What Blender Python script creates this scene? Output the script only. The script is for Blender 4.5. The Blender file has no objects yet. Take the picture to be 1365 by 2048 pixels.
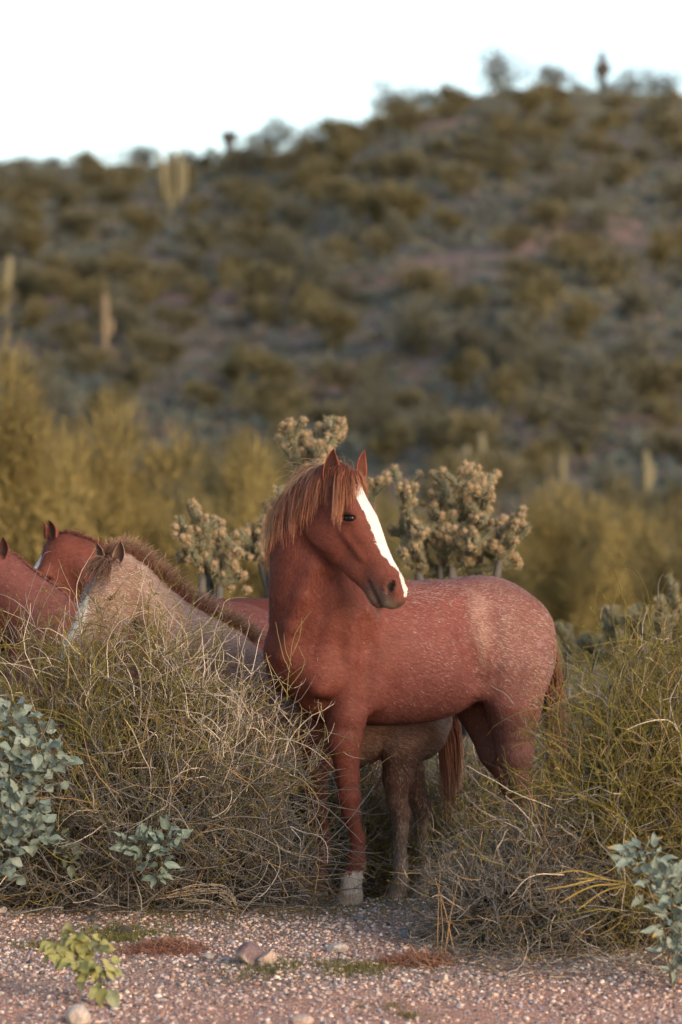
import bpy, math, os
import numpy as np
from mathutils import Vector

# ------------------------------------------------------------------ camera, sky, light
scene = bpy.context.scene
FOC, SENS, HPX = 135.0, 36.0, 2048.0
FPX = FOC / SENS * HPX            # focal length in photograph pixels
CAMH = 1.15                       # camera height (m)
YH = 1274.0                       # pixel row of the true horizon
DH = 16.8                         # distance of the red horse
cam = bpy.data.cameras.new('camera')
cam_o = bpy.data.objects.new('camera', cam)
scene.collection.objects.link(cam_o)
cam.sensor_fit = 'VERTICAL'
cam.sensor_height = SENS
cam.sensor_width = SENS
cam.lens = FOC
cam.clip_end = 3000
cam.dof.use_dof = True
cam.dof.focus_distance = DH - 0.25
cam.dof.aperture_fstop = 2.6
cam_o.location = (0, 0, CAMH)
cam_o.rotation_euler = (math.radians(90) + math.atan((YH - HPX / 2) / FPX), 0, 0)
scene.camera = cam_o

SUN_EL, SUN_AZ = math.radians(15), math.radians(138)   # azimuth clockwise from +Y: behind the camera, to the right
world = bpy.data.worlds.new('World')
scene.world = world
world.use_nodes = True
nt = world.node_tree
sky = nt.nodes.new('ShaderNodeTexSky')
sky.sky_type = 'NISHITA'
sky.sun_disc = False
sky.sun_elevation = SUN_EL
sky.sun_rotation = SUN_AZ
sky.air_density = 1.0
sky.dust_density = 1.2
sky.ozone_density = 0.6
sky.altitude = 400
bg = nt.nodes['Background']
bg.inputs['Strength'].default_value = 0.15
nt.links.new(sky.outputs[0], bg.inputs[0])

sun = bpy.data.lights.new('sun', 'SUN')
sun.energy = 1.25
sun.angle = math.radians(30)
sun.color = (1.0, 0.9, 0.78)
sun_o = bpy.data.objects.new('sun', sun)
scene.collection.objects.link(sun_o)
sd = Vector((math.sin(SUN_AZ) * math.cos(SUN_EL), math.cos(SUN_AZ) * math.cos(SUN_EL), math.sin(SUN_EL)))
sun_o.rotation_euler = sd.to_track_quat('Z', 'Y').to_euler()

vs = scene.view_settings
vs.view_transform = 'Standard'
vs.look = 'None'
vs.exposure = 1.08
vs.use_white_balance = True
vs.white_balance_temperature = 6900
vs.white_balance_tint = 12
vs.gamma = 1.0
vs.use_curve_mapping = False
scene.cycles.max_bounces = 6
scene.cycles.diffuse_bounces = 3
scene.cycles.glossy_bounces = 2

# ------------------------------------------------------------------ helpers
RNG = np.random.default_rng(7)
COL = scene.collection


def px(x, y, d):
    """point seen at photograph pixel (x, y) at distance d from the camera"""
    return np.array([(x - 682.5) * d / FPX, d, CAMH + (YH - y) * d / FPX])


def nrm(v):
    v = np.asarray(v, float)
    return v / (np.linalg.norm(v, axis=-1, keepdims=True) + 1e-12)


def sstep(a, b, x):
    t = np.clip((x - a) / (b - a), 0, 1)
    return t * t * (3 - 2 * t)


def lerp(a, b, t):
    return a + (b - a) * t


class Noise:
    """periodic value noise in 2-D / 3-D"""
    def __init__(self, seed, n=64):
        self.n = n
        self.g = np.random.default_rng(seed).random((n, n, 16)).astype(np.float32)

    def __call__(self, x, y, z=0.0):
        x, y, z = np.broadcast_arrays(np.asarray(x, float), np.asarray(y, float), np.asarray(z, float))
        xi, yi, zi = np.floor(x).astype(int), np.floor(y).astype(int), np.floor(z).astype(int)
        fx, fy, fz = x - xi, y - yi, z - zi
        fx, fy, fz = [f * f * (3 - 2 * f) for f in (fx, fy, fz)]
        n = self.n
        r = 0
        for a in (0, 1):
            for b in (0, 1):
                for c in (0, 1):
                    w = (fx if a else 1 - fx) * (fy if b else 1 - fy) * (fz if c else 1 - fz)
                    r = r + w * self.g[(xi + a) % n, (yi + b) % n, (zi + c) % 16]
        return r


N1 = Noise(1)
N2 = Noise(2)
N3 = Noise(3)


def fbm(x, y, s=1.0, o=3, N=N1):
    r, a, t = 0, 1.0, 0
    for i in range(o):
        r = r + a * (N(x * s + 17 * i, y * s + 5 * i) - .5)
        t += a
        a *= .5
        s *= 2.1
    return r / t


def mesh_data(name, V, F, mat=None, col=None, smooth=False, normals=None):
    """V (n,3); F: (m,3) or (m,4) index array or a list of such arrays"""
    if not isinstance(F, (list, tuple)):
        F = [F]
    F = [np.asarray(f, np.int32) for f in F if len(f)]
    me = bpy.data.meshes.new(name)
    V = np.ascontiguousarray(V, np.float32)
    nl = sum(f.size for f in F)
    nf = sum(len(f) for f in F)
    me.vertices.add(len(V))
    me.vertices.foreach_set('co', V.ravel())
    me.loops.add(nl)
    me.loops.foreach_set('vertex_index', np.concatenate([f.ravel() for f in F]).astype(np.int32))
    me.polygons.add(nf)
    sizes = np.concatenate([np.full(len(f), f.shape[1], np.int32) for f in F])
    starts = np.concatenate([[0], np.cumsum(sizes)[:-1]]).astype(np.int32)
    me.polygons.foreach_set('loop_start', starts)
    me.polygons.foreach_set('loop_total', sizes)
    if smooth:
        me.polygons.foreach_set('use_smooth', np.ones(nf, bool))
    me.update(calc_edges=True)
    if col is not None:
        a = me.color_attributes.new('Col', 'FLOAT_COLOR', 'POINT')
        c = np.ones((len(V), 4), np.float32)
        c[:, :3] = col
        a.data.foreach_set('color', c.ravel())
    if normals is not None:
        me.polygons.foreach_set('use_smooth', np.ones(nf, bool))
        me.normals_split_custom_set_from_vertices([tuple(n) for n in np.asarray(normals, float)])
    if mat is not None:
        me.materials.append(mat)
    return me


def obj(name, data, parent=None, loc=None, kind=None):
    o = bpy.data.objects.new(name, data)
    COL.objects.link(o)
    if parent is not None:
        o.parent = parent
    if loc is not None:
        o.location = tuple(loc)
    if kind:
        o['kind'] = kind
    return o


def tag(o, label, cat, group=None):
    o['label'] = label
    o['category'] = cat
    if group:
        o['group'] = group
    return o


def thing(name, label, cat, loc=(0, 0, 0), group=None):
    return tag(obj(name, None, loc=loc), label, cat, group)


def copy_tree(o, parent=None):
    c = o.copy()
    COL.objects.link(c)
    c.parent = parent
    for ch in o.children:
        copy_tree(ch, c)
    return c


def tubes(P, R, sides=3):
    """P (n,k,3) polylines, R (n,k) radii -> verts, quads"""
    n, k, _ = P.shape
    T = np.empty_like(P)
    T[:, 1:-1] = P[:, 2:] - P[:, :-2]
    T[:, 0] = P[:, 1] - P[:, 0]
    T[:, -1] = P[:, -1] - P[:, -2]
    T = nrm(T)
    up = np.where(np.abs(T[:, :1, 2:3]) > .9, np.array([1., 0, 0]), np.array([0, 0, 1.]))
    A = nrm(np.cross(T, np.broadcast_to(up, T.shape)))
    B = np.cross(T, A)
    ang = np.arange(sides) * 2 * np.pi / sides
    ring = (A[:, :, None] * np.cos(ang)[None, None, :, None] + B[:, :, None] * np.sin(ang)[None, None, :, None])
    V = P[:, :, None] + ring * R[:, :, None, None]
    base = (np.arange(n) * k * sides)[:, None, None] + (np.arange(k - 1) * sides)[None, :, None] + np.arange(sides)[None, None, :]
    nx = np.roll(np.arange(sides), -1) - np.arange(sides)
    b2 = base + nx[None, None, :]
    F = np.stack([base, b2, b2 + sides, base + sides], -1).reshape(-1, 4)
    return V.reshape(-1, 3), F


def tube_cols(C, k, sides=3):
    """C (n,3) or (n,k,3) -> per-vertex"""
    C = np.asarray(C, float)
    if C.ndim == 2:
        C = np.repeat(C[:, None], k, 1)
    return np.repeat(C.reshape(-1, 3), sides, 0)


class Geo:
    """collects pieces into one mesh"""
    def __init__(self):
        self.V, self.F, self.C, self.n = [], [], [], 0

    def add(self, V, F, C):
        V = np.asarray(V, float)
        C = np.broadcast_to(np.asarray(C, float), V.shape)
        self.V.append(V)
        self.C.append(C)
        for f in (F if isinstance(F, (list, tuple)) else [F]):
            self.F.append(np.asarray(f) + self.n)
        self.n += len(V)

    def build(self, name, mat, smooth=False):
        f3 = [f for f in self.F if f.shape[1] == 3]
        f4 = [f for f in self.F if f.shape[1] == 4]
        F = ([np.concatenate(f3)] if f3 else []) + ([np.concatenate(f4)] if f4 else [])
        return mesh_data(name, np.concatenate(self.V), F, mat, np.concatenate(self.C), smooth)


def mat_col(name, rough=.8, spec=.3, noise=None, bump=None, sheen=0, translucent=0):
    """procedural material: colour attribute times noise, with bump"""
    m = bpy.data.materials.new(name)
    m.use_nodes = True
    n, l = m.node_tree.nodes, m.node_tree.links
    b = n['Principled BSDF']
    b.inputs['Roughness'].default_value = rough
    b.inputs['Specular IOR Level'].default_value = spec
    if sheen:
        b.inputs['Sheen Weight'].default_value = sheen
        b.inputs['Sheen Roughness'].default_value = .5
    at = n.new('ShaderNodeVertexColor')
    at.layer_name = 'Col'
    out = at.outputs['Color']
    tc = n.new('ShaderNodeTexCoord')
    if noise:
        sc, amt = noise
        nz = n.new('ShaderNodeTexNoise')
        nz.inputs['Scale'].default_value = sc
        nz.inputs['Detail'].default_value = 4
        l.new(tc.outputs['Object'], nz.inputs['Vector'])
        mr = n.new('ShaderNodeMapRange')
        mr.inputs['From Min'].default_value = .25
        mr.inputs['From Max'].default_value = .75
        mr.inputs['To Min'].default_value = 1 - amt
        mr.inputs['To Max'].default_value = 1 + amt
        l.new(nz.outputs['Fac'], mr.inputs['Value'])
        mx = n.new('ShaderNodeVectorMath')
        mx.operation = 'SCALE'
        l.new(out, mx.inputs[0])
        l.new(mr.outputs[0], mx.inputs['Scale'])
        out = mx.outputs[0]
    l.new(out, b.inputs['Base Color'])
    if bump:
        sc, st, dist = bump
        nb = n.new('ShaderNodeTexNoise')
        nb.inputs['Scale'].default_value = sc
        nb.inputs['Detail'].default_value = 5
        l.new(tc.outputs['Object'], nb.inputs['Vector'])
        bp = n.new('ShaderNodeBump')
        bp.inputs['Strength'].default_value = st
        bp.inputs['Distance'].default_value = dist
        l.new(nb.outputs['Fac'], bp.inputs['Height'])
        l.new(bp.outputs[0], b.inputs['Normal'])
    if translucent:
        tr = n.new('ShaderNodeBsdfTranslucent')
        l.new(out, tr.inputs['Color'])
        mxs = n.new('ShaderNodeMixShader')
        mxs.inputs[0].default_value = translucent
        l.new(b.outputs[0], mxs.inputs[1])
        l.new(tr.outputs[0], mxs.inputs[2])
        l.new(mxs.outputs[0], n['Material Output'].inputs['Surface'])
    return m


M_TWIG = mat_col('twig_bark', .85, .2)
M_LEAF = mat_col('leaf', .6, .3, noise=(60, .15), translucent=.2)
M_FOL = mat_col('fine_foliage', .8, .15, translucent=.15)
M_COAT = mat_col('horse_hide', .75, .2, noise=(45, .2), bump=(260, .25, .004))
M_FUR = mat_col('horse_hair', .6, .25)
M_MANE = mat_col('mane_hair', .55, .3)
M_STONE = mat_col('stone', .85, .25, noise=(70, .3), bump=(120, .5, .01))
M_CACT = mat_col('cactus_skin', .75, .2, noise=(40, .2))


def ground_z(x, y):
    """height of the ground: bank falling to the road in front, shallow dip behind the horses"""
    x = np.asarray(x, float)
    y = np.asarray(y, float)
    z = np.where(y < 16.75, -.08 * np.minimum(16.75 - y, 3.6), 0.0)
    z = z - .08 * sstep(16.7, 17.8, y)
    z = z + .035 * fbm(x, y, .9, 2, N2) * sstep(10, 14, y)
    z = z + .02 * fbm(x, y, 4, 3, N1)
    z = z + sstep(30, 90, y) * fbm(x, y, .05, 2, N3) * 1.5
    return z

# ------------------------------------------------------------------ ground and hill
def grid_mesh(xs, ys, zf, cf=None):
    X, Y = np.meshgrid(xs, ys)
    Z = zf(X, Y)
    V = np.stack([X, Y, Z], -1).reshape(-1, 3)
    nx, ny = len(xs), len(ys)
    i = (np.arange(ny - 1)[:, None] * nx + np.arange(nx - 1)[None]).ravel()
    F = np.stack([i, i + 1, i + nx + 1, i + nx], -1)
    return V, F


def ground_material():
    m = bpy.data.materials.new('gravel_soil')
    m.use_nodes = True
    n, l = m.node_tree.nodes, m.node_tree.links
    b = n['Principled BSDF']
    b.inputs['Roughness'].default_value = .95
    b.inputs['Specular IOR Level'].default_value = .15
    at = n.new('ShaderNodeVertexColor')
    at.layer_name = 'Col'
    tc = n.new('ShaderNodeTexCoord')
    v = n.new('ShaderNodeTexVoronoi')
    v.inputs['Scale'].default_value = 75
    l.new(tc.outputs['Object'], v.inputs['Vector'])
    rmp = n.new('ShaderNodeValToRGB')
    rmp.color_ramp.elements[0].color = (.55, .5, .5, 1)
    rmp.color_ramp.elements[1].color = (1.35, 1.25, 1.2, 1)
    e = rmp.color_ramp.elements.new(.5)
    e.color = (1, .95, .92, 1)
    sx = n.new('ShaderNodeSeparateColor')
    l.new(v.outputs['Color'], sx.inputs[0])
    l.new(sx.outputs[0], rmp.inputs[0])
    mx = n.new('ShaderNodeMix')
    mx.data_type = 'RGBA'
    mx.blend_type = 'MULTIPLY'
    mx.inputs['Factor'].default_value = 1
    l.new(at.outputs['Color'], mx.inputs['A'])
    l.new(rmp.outputs[0], mx.inputs['B'])
    l.new(mx.outputs['Result'], b.inputs['Base Color'])
    nz = n.new('ShaderNodeTexNoise')
    nz.inputs['Scale'].default_value = 30
    nz.inputs['Detail'].default_value = 6
    l.new(tc.outputs['Object'], nz.inputs['Vector'])
    ad = n.new('ShaderNodeMath')
    ad.operation = 'SUBTRACT'
    l.new(nz.outputs['Fac'], ad.inputs[0])
    l.new(v.outputs['Distance'], ad.inputs[1])
    bp = n.new('ShaderNodeBump')
    bp.inputs['Strength'].default_value = .8
    bp.inputs['Distance'].default_value = .012
    l.new(ad.outputs[0], bp.inputs['Height'])
    l.new(bp.outputs[0], b.inputs['Normal'])
    return m


MOSS = [(260, 1862, 130, 30), (720, 1935, 90, 28), (560, 1935, 120, 22), (620, 1805, 330, 18), (330, 1815, 200, 14),
        (90, 1890, 60, 20), (760, 2010, 40, 12), (820, 2030, 40, 10), (250, 1880, 90, 25)]


def gpx(x, y):
    """the ground point seen at photograph pixel (x, y)"""
    d = 14.0
    for _ in range(30):
        p = px(x, y, d)
        gz = float(ground_z(p[0], d))
        d = .5 * d + .5 * max(9.0, min(40.0, (CAMH - gz) * FPX / (y - YH)))
    return px(x, y, d)


def ground_col(x, y):
    road = sstep(14.75, 14.2, y + .25 * fbm(x, y, 1.3, 3))
    bank = np.array([.38, .25, .195])
    c = bank * (1 + .5 * fbm(x, y, 2.5, 3, N2))[..., None]
    c = lerp(c, np.array([.52, .29, .215]), (road * .85)[..., None])
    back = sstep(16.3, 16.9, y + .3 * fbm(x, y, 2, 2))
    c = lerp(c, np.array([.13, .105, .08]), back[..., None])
    far = sstep(24, 60, y)
    c = lerp(c, np.array([.17, .12, .085]), far[..., None])
    return c


def moss_mask(x, y):
    m = np.zeros(np.shape(x))
    for (a, b, w, h) in MOSS:
        p = gpx(a, b)
        rx = w / 457
        ry = rx * 1.3
        q = ((x - p[0]) / rx) ** 2 + ((y - p[1]) / ry) ** 2
        m = np.maximum(m, np.exp(-q * 1.5))
    return m * (.5 + .9 * (fbm(x, y, 9, 3, N3) + .5))


xs = np.concatenate([np.linspace(-260, -30, 14), np.linspace(-28, -3.2, 30), np.arange(-3, 3.001, .035),
                     np.linspace(3.2, 28, 30), np.linspace(30, 260, 14)])
ys = np.concatenate([np.linspace(-30, 9.5, 20), np.arange(10, 20, .04), np.linspace(20.1, 40, 60), np.linspace(41, 175, 60)])
V, F = grid_mesh(xs, ys, ground_z)
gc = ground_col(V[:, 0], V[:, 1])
mm = np.clip(moss_mask(V[:, 0], V[:, 1]), 0, 1)
gc = lerp(gc, np.array([.13, .115, .05]), (mm * .45)[:, None])
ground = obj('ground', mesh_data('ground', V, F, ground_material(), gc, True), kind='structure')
ground['label'] = 'pinkish gravel bank and desert floor'

SKYX = [-900, 0, 200, 450, 500, 600, 700, 760, 800, 900, 980, 1060, 1150, 1250, 1365, 1700, 2400]
SKYY = [345, 337, 336, 338, 324, 297, 268, 250, 229, 207, 192, 184, 182, 190, 196, 230, 330]
RIDGE, FOOT = 450.0, 150.0


def hill_z(x, y):
    pxx = 682.5 + x / np.maximum(y, 1) * FPX
    Hh = CAMH + (YH - np.interp(pxx, SKYX, SKYY)) / FPX * RIDGE
    t = (y - FOOT) / (RIDGE - FOOT)
    up = np.clip(t, 0, 1)
    prof = .35 * up + .65 * sstep(-.15, 1.12, up) / 1.0
    prof = (prof - .65 * sstep(-.15, 1.12, 0.)) / (.35 + .65 * sstep(-.15, 1.12, 1.) - .65 * sstep(-.15, 1.12, 0.))
    z = Hh * prof
    z = np.where(y > RIDGE, Hh - .22 * (y - RIDGE), z)
    z = z + 5.0 * fbm(x, y, .02, 3, N2) * np.clip(up * 3, 0, 1) * np.clip((RIDGE - y) / 60, 0, 1)
    z = np.where(y < FOOT, -.12 * (FOOT - y), z)
    return z


xs = np.linspace(-230, 230, 150)
ys = np.concatenate([np.linspace(140, 440, 130), np.linspace(442, 470, 15), np.linspace(480, 640, 10)])
V, F = grid_mesh(xs, ys, hill_z)
hn = fbm(V[:, 0], V[:, 1], .06, 3, N3)
hc = lerp(np.array([.14, .115, .095]), np.array([.26, .145, .115]), sstep(.0, .3, hn)[:, None])
hc = hc * (1 + .6 * fbm(V[:, 0], V[:, 1], .4, 2))[:, None]
M_HILL = mat_col('hill_soil', .95, .1, noise=(.5, .3))
hill = obj('hill', mesh_data('hill', V, F, M_HILL, hc, True), kind='structure')
hill['label'] = 'dark scrub covered desert hill'


# ------------------------------------------------------------------ foliage builders
def leaf_tris(P, D, L, W, C, rng):
    """single pointed triangles at P along D"""
    n = len(P)
    S = nrm(np.cross(D, rng.normal(size=(n, 3))))
    V = np.stack([P - S * W[:, None] * .5, P + S * W[:, None] * .5, P + D * L[:, None]], 1).reshape(-1, 3)
    F = np.arange(3 * n).reshape(-1, 3)
    return V, F, np.repeat(C, 3, 0)


def tuft_cloud(centres, sizes, cols, per, rng, flat=.6):
    """many low bushes, each a puff of blades"""
    n = len(centres)
    c = np.repeat(centres, per, 0)
    s = np.repeat(sizes, per)
    u = nrm(rng.normal(size=(n * per, 3)))
    u[:, 2] = np.abs(u[:, 2])
    r = rng.random(n * per) ** .4
    P = c + u * (r * s)[:, None] * np.array([1, 1, flat])
    D = nrm(u + rng.normal(size=u.shape) * .5 + np.array([0, 0, .4]))
    C = np.repeat(cols, per, 0) * (.7 + .6 * rng.random((n * per, 1)))
    return leaf_tris(P, D, s * (.35 + .3 * rng.random(n * per)), s * .28, C, rng)


# low scrub over the whole hillside
rng = np.random.default_rng(21)
n = 17000
yy = FOOT - 8 + (RIDGE + 6 - FOOT) * rng.random(n)
xx = (rng.random(n) * 2 - 1) * (yy * .125 + 14)
cl = fbm(xx, yy, .08, 3, N1) + .25 * (rng.random(n) - .5)
keep = cl > -.17
xx, yy = xx[keep], yy[keep]
cen = np.stack([xx, yy, hill_z(xx, yy) - .1], -1)
pal = np.array([[.135, .145, .125], [.115, .12, .10], [.17, .155, .105], [.16, .135, .115], [.105, .135, .13]])
V, F, C = tuft_cloud(cen, .5 + .55 * rng.random(len(cen)), pal[rng.integers(0, 5, len(cen))], 26, rng)
o = obj('hill_scrub', mesh_data('hill_scrub', V, F, M_FOL, C), kind='stuff')
tag(o, 'low grey green scrub covering the distant hillside', 'scrub')


def branch_polyline(p0, d0, length, k, rng, curl=.25, up=0.0):
    """batch of wandering polylines: p0,d0 (n,3), length (n,)"""
    n = len(p0)
    P = np.empty((n, k, 3))
    P[:, 0] = p0
    d = nrm(d0)
    step = (length / (k - 1))[:, None]
    w = rng.normal(size=(n, 3)) * curl
    for i in range(1, k):
        w = w * .7 + rng.normal(size=(n, 3)) * curl * .6
        d = nrm(d + w + np.array([0, 0, up]))
        P[:, i] = P[:, i - 1] + d * step
    return P


def tree_meshes(name, h, wid, seed, nleaf, leafL, leafW, base, mat=None, stems=5, lobes=16):
    """twiggy desert tree: (trunk mesh, crown mesh) around the origin"""
    r = np.random.default_rng(seed)
    ns = stems
    ang = r.random(ns) * 6.28
    d0 = np.stack([np.cos(ang) * .45, np.sin(ang) * .45, np.ones(ns)], -1)
    P = branch_polyline(r.normal(size=(ns, 3)) * np.array([.06, .06, 0]) * h, d0, h * (.5 + .25 * r.random(ns)), 7, r, .12, .04)
    R = np.linspace(.03, .008, 7)[None] * h * (.7 + .5 * r.random((ns, 1)))
    V, F = tubes(P, R, 6)
    g = Geo()
    g.add(V, F, np.array([.09, .075, .03]))
    nb = ns * 7
    ii = r.integers(0, ns, nb)
    kk = r.integers(2, 7, nb)
    p0 = P[ii, kk]
    d1 = nrm(np.concatenate([r.normal(size=(nb, 2)), .5 + .5 * r.random((nb, 1))], 1))
    P2 = branch_polyline(p0, d1, h * (.25 + .2 * r.random(nb)), 6, r, .15, .05)
    V, F = tubes(P2, np.linspace(.009, .002, 6)[None] * h * np.ones((nb, 1)), 4)
    g.add(V, F, np.array([.10, .085, .03]))
    tr = g.build(name + '_trunk', M_TWIG, True)
    # crown lobes round the branch ends
    lo = P2[r.integers(0, nb, lobes), 4]
    lo = lo * np.array([wid / .55, wid / .55, 1])
    ls = h * (.13 + .10 * r.random(lobes))
    i = r.integers(0, lobes, nleaf)
    u = nrm(r.normal(size=(nleaf, 3)))
    rad = r.random(nleaf) ** .45
    Pl = lo[i] + u * (rad * ls[i])[:, None] * np.array([1.15, 1.15, .85])
    Pl[:, 2] = np.maximum(Pl[:, 2], .05 * h)
    D = nrm(u * .6 + r.normal(size=u.shape) * .35 + np.array([0, 0, .2]))
    tint = (.75 + .5 * r.random((lobes, 1)))[i]
    C = np.array(base)[None] * tint * (.75 + .5 * r.random((nleaf, 1)))
    V, F, C = leaf_tris(Pl, D, leafL * (.6 + .8 * r.random(nleaf)), np.full(nleaf, leafW), C, r)
    cr = mesh_data(name + '_crown', V, F, mat or M_FOL, C)
    return tr, cr


def place_tree(name, meshes, loc, rz, sc, label, cat, group):
    t = thing(name, label, cat, loc, group)
    t.rotation_euler = (0, 0, rz)
    t.scale = sc
    obj('trunk', meshes[0], t)
    obj('crown', meshes[1], t)
    return t


# olive trees dotted over the hillside (each one an object, shared meshes)
HT = [tree_meshes('hill_tree', 1.0, .6, 40 + i, 900, .16, .035, b) for i, b in enumerate(
    [(.145, .125, .07), (.125, .11, .066), (.165, .14, .072), (.115, .11, .082)])]
ST = [tree_meshes('sky_tree', 1.0, .7, 140 + i, 620, .13, .03, (.085, .068, .045), stems=7, lobes=18) for i in range(4)]
rng = np.random.default_rng(5)
spots = []
for _ in range(20000):
    if len(spots) >= 250:
        break
    y = FOOT + (RIDGE - 50 - FOOT) * rng.random()
    x = (rng.random() * 2 - 1) * (y * .1 + 2)
    u = 682.5 + x / y * FPX
    if u > 760 and rng.random() < .35:
        continue
    if all((x - a) ** 2 + ((y - b) * .45) ** 2 > 3.2 ** 2 for a, b, _ in spots):
        spots.append((x, y, 2.3 + 1.7 * rng.random()))
for (x, y, h) in spots:
    i = rng.integers(0, 4)
    place_tree('hillside_tree', HT[i], (x, y, float(hill_z(x, y)) - .15), rng.random() * 6.28, (h * 1.15, h * 1.15, h),
               'small olive green tree among the scrub on the face of the dark hill', 'tree', 'olive trees dotted over the hillside')

# trees and shrubs standing on the skyline, where the photograph shows them (pixel x, height px, width px)
for (u, hpx, wpx, lab) in [
        (40, 28, 90, 'low spreading bush on the level left end of the hill crest'),
        (95, 26, 60, 'small bush beside the low spreading bush on the hill crest'),
        (270, 45, 95, 'rounded bush on the crest beside the many armed pale saguaro'),
        (385, 42, 60, 'small loose tree on the crest between two saguaros'),
        (480, 38, 50, 'little bush on the crest at the foot of the thin dark saguaro'),
        (540, 60, 90, 'wide airy tree on the crest just above the thin dark saguaro'),
        (605, 42, 50, 'dark compact bush on the crest below the wide airy tree'),
        (690, 38, 60, 'small dark bush halfway up the rising crest'),
        (815, 62, 95, 'dense tree on the shoulder of the hill crest below the summit'),
        (895, 40, 50, 'small tree between the shoulder tree and the summit trees'),
        (1010, 72, 85, 'leaning airy tree on the hilltop before the summit'),
        (1105, 60, 60, 'upright dark dense tree on the hilltop'),
        (1160, 22, 30, 'tiny shrub on the hilltop beside the thin saguaro'),
        (1240, 38, 60, 'low bush on the hilltop just past the thin saguaro'),
        (1330, 50, 100, 'wide bush at the far right end of the hilltop')]:
    d = RIDGE - 1
    x = (u - 682.5) * d / FPX
    h = hpx * d / FPX * 1.55
    w = wpx * d / FPX * 1.25
    i = rng.integers(0, 4)
    place_tree('skyline_tree', ST[i], (x, d, float(hill_z(x, d)) - .22 * h), rng.random() * 6.28, (w, w, h), lab, 'tree', 'trees along the hill crest')


# saguaros
def saguaro(u, ybase, hpx, dmax, label, arms=(), lean=0.0, col=(.19, .165, .10), rpx=8.0, zfun=hill_z):
    # distance at which the slope shows at this pixel row
    dd = np.linspace(FOOT, dmax, 1500)
    row = YH - (hill_z((u - 682.5) * dd / FPX, dd) - CAMH) / dd * FPX
    hit = np.nonzero(row <= ybase)[0]
    d = float(dd[hit[0]]) if len(hit) else dmax
    x = (u - 682.5) * d / FPX
    h = hpx * d / FPX
    r = rpx * d / FPX
    t = thing('saguaro', label, 'cactus', (x, d, float(zfun(x, d)) - .1), 'saguaros on the hill')

    def column(name, P, rad, par):
        K = len(P)
        P = np.array(P, float)
        T = nrm(np.gradient(P, axis=0))
        A = nrm(np.cross(T, np.array([0, 1., 0])))
        B = np.cross(T, A)
        ns = 24
        th = np.arange(ns) * 2 * np.pi / ns
        rib = 1 + .13 * np.cos(th * 12)
        V = P[:, None] + (A[:, None] * np.cos(th)[None, :, None] + B[:, None] * np.sin(th)[None, :, None]) * (np.array(rad)[:, None] * rib[None])[..., None]
        i = (np.arange(K - 1)[:, None] * ns + np.arange(ns)[None])
        j = (np.arange(K - 1)[:, None] * ns + np.roll(np.arange(ns), -1)[None])
        F = np.stack([i, j, j + ns, i + ns], -1).reshape(-1, 4)
        C = np.array(col) * (.9 + .2 * (np.arange(ns) % 2))[None, :, None] * np.ones((K, 1, 1))
        return obj(name, mesh_data(name, V.reshape(-1, 3), F, M_CACT, C.reshape(-1, 3), True), par)
    zz = np.linspace(0, 1, 12)
    rad = r * np.where(zz > .93, np.sqrt(np.clip(1 - ((zz - .93) / .07) ** 2, 0.02, 1)), .8 + .3 * np.sin(zz * 2.6))
    column('stem', np.stack([zz * lean * h, 0 * zz, zz * h], -1), rad, t)
    for (z0, dx, dy, top) in arms:
        q = np.linspace(0, 1, 12)
        X = dx * h * np.sqrt(np.clip(1 - (1 - np.minimum(q * 2.2, 1)) ** 2, 0, 1))
        Y = dy * h * np.minimum(q * 2.2, 1)
        Z = z0 * h + (top - z0) * h * np.clip((q - .12) / .88, 0, 1)
        rr = r * .75 * np.where(q > .9, np.sqrt(np.clip(1 - ((q - .9) / .1) ** 2, .02, 1)), 1)
        column('arm', np.stack([X + z0 * lean * h, Y, Z], -1), rr, t)
    return t


saguaro(340, 430, 140, RIDGE, 'pale many armed saguaro just below the left end of the crest',
        [(.25, -.16, .05, .95), (.2, .13, -.1, .98), (.3, .2, .05, .8), (.3, -.1, -.15, .8)], rpx=7)
saguaro(457, 300, 82, RIDGE, 'thin dark saguaro with a knobbed top on the lower crest', [(.70, .14, .02, .98), (.72, -.12, .02, .96)], col=(.07, .06, .055), rpx=6.5)
saguaro(1207, 150, 92, RIDGE, 'thin dark saguaro with stubby arms on the summit', [(.48, .13, .02, .74), (.5, -.12, .02, .7)], col=(.07, .06, .055), rpx=6.5)
saguaro(4, 640, 135, RIDGE, 'leaning pale saguaro column halfway up the slope at its left end', lean=.1, rpx=8)
saguaro(209, 720, 138, RIDGE, 'single straight saguaro with a pinkish base beside bare red soil', [(.4, .09, 0, .62)], rpx=7, col=(.20, .15, .10))
saguaro(963, 950, 88, RIDGE, 'taller saguaro of the cluster at the foot of the slope', rpx=7)
saguaro(933, 955, 70, RIDGE, 'middle saguaro of the cluster at the foot of the slope', rpx=6, col=(.18, .16, .11))
saguaro(908, 960, 62, RIDGE, 'shortest saguaro of the cluster at the foot of the slope', rpx=6, col=(.17, .15, .11))
saguaro(1125, 965, 62, RIDGE, 'short pale saguaro standing alone at the foot of the slope', rpx=7)
saguaro(1293, 1030, 135, RIDGE, 'tall saguaro rising from the olive trees at the foot of the slope', [(.45, .08, .04, .8)], rpx=7)

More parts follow.
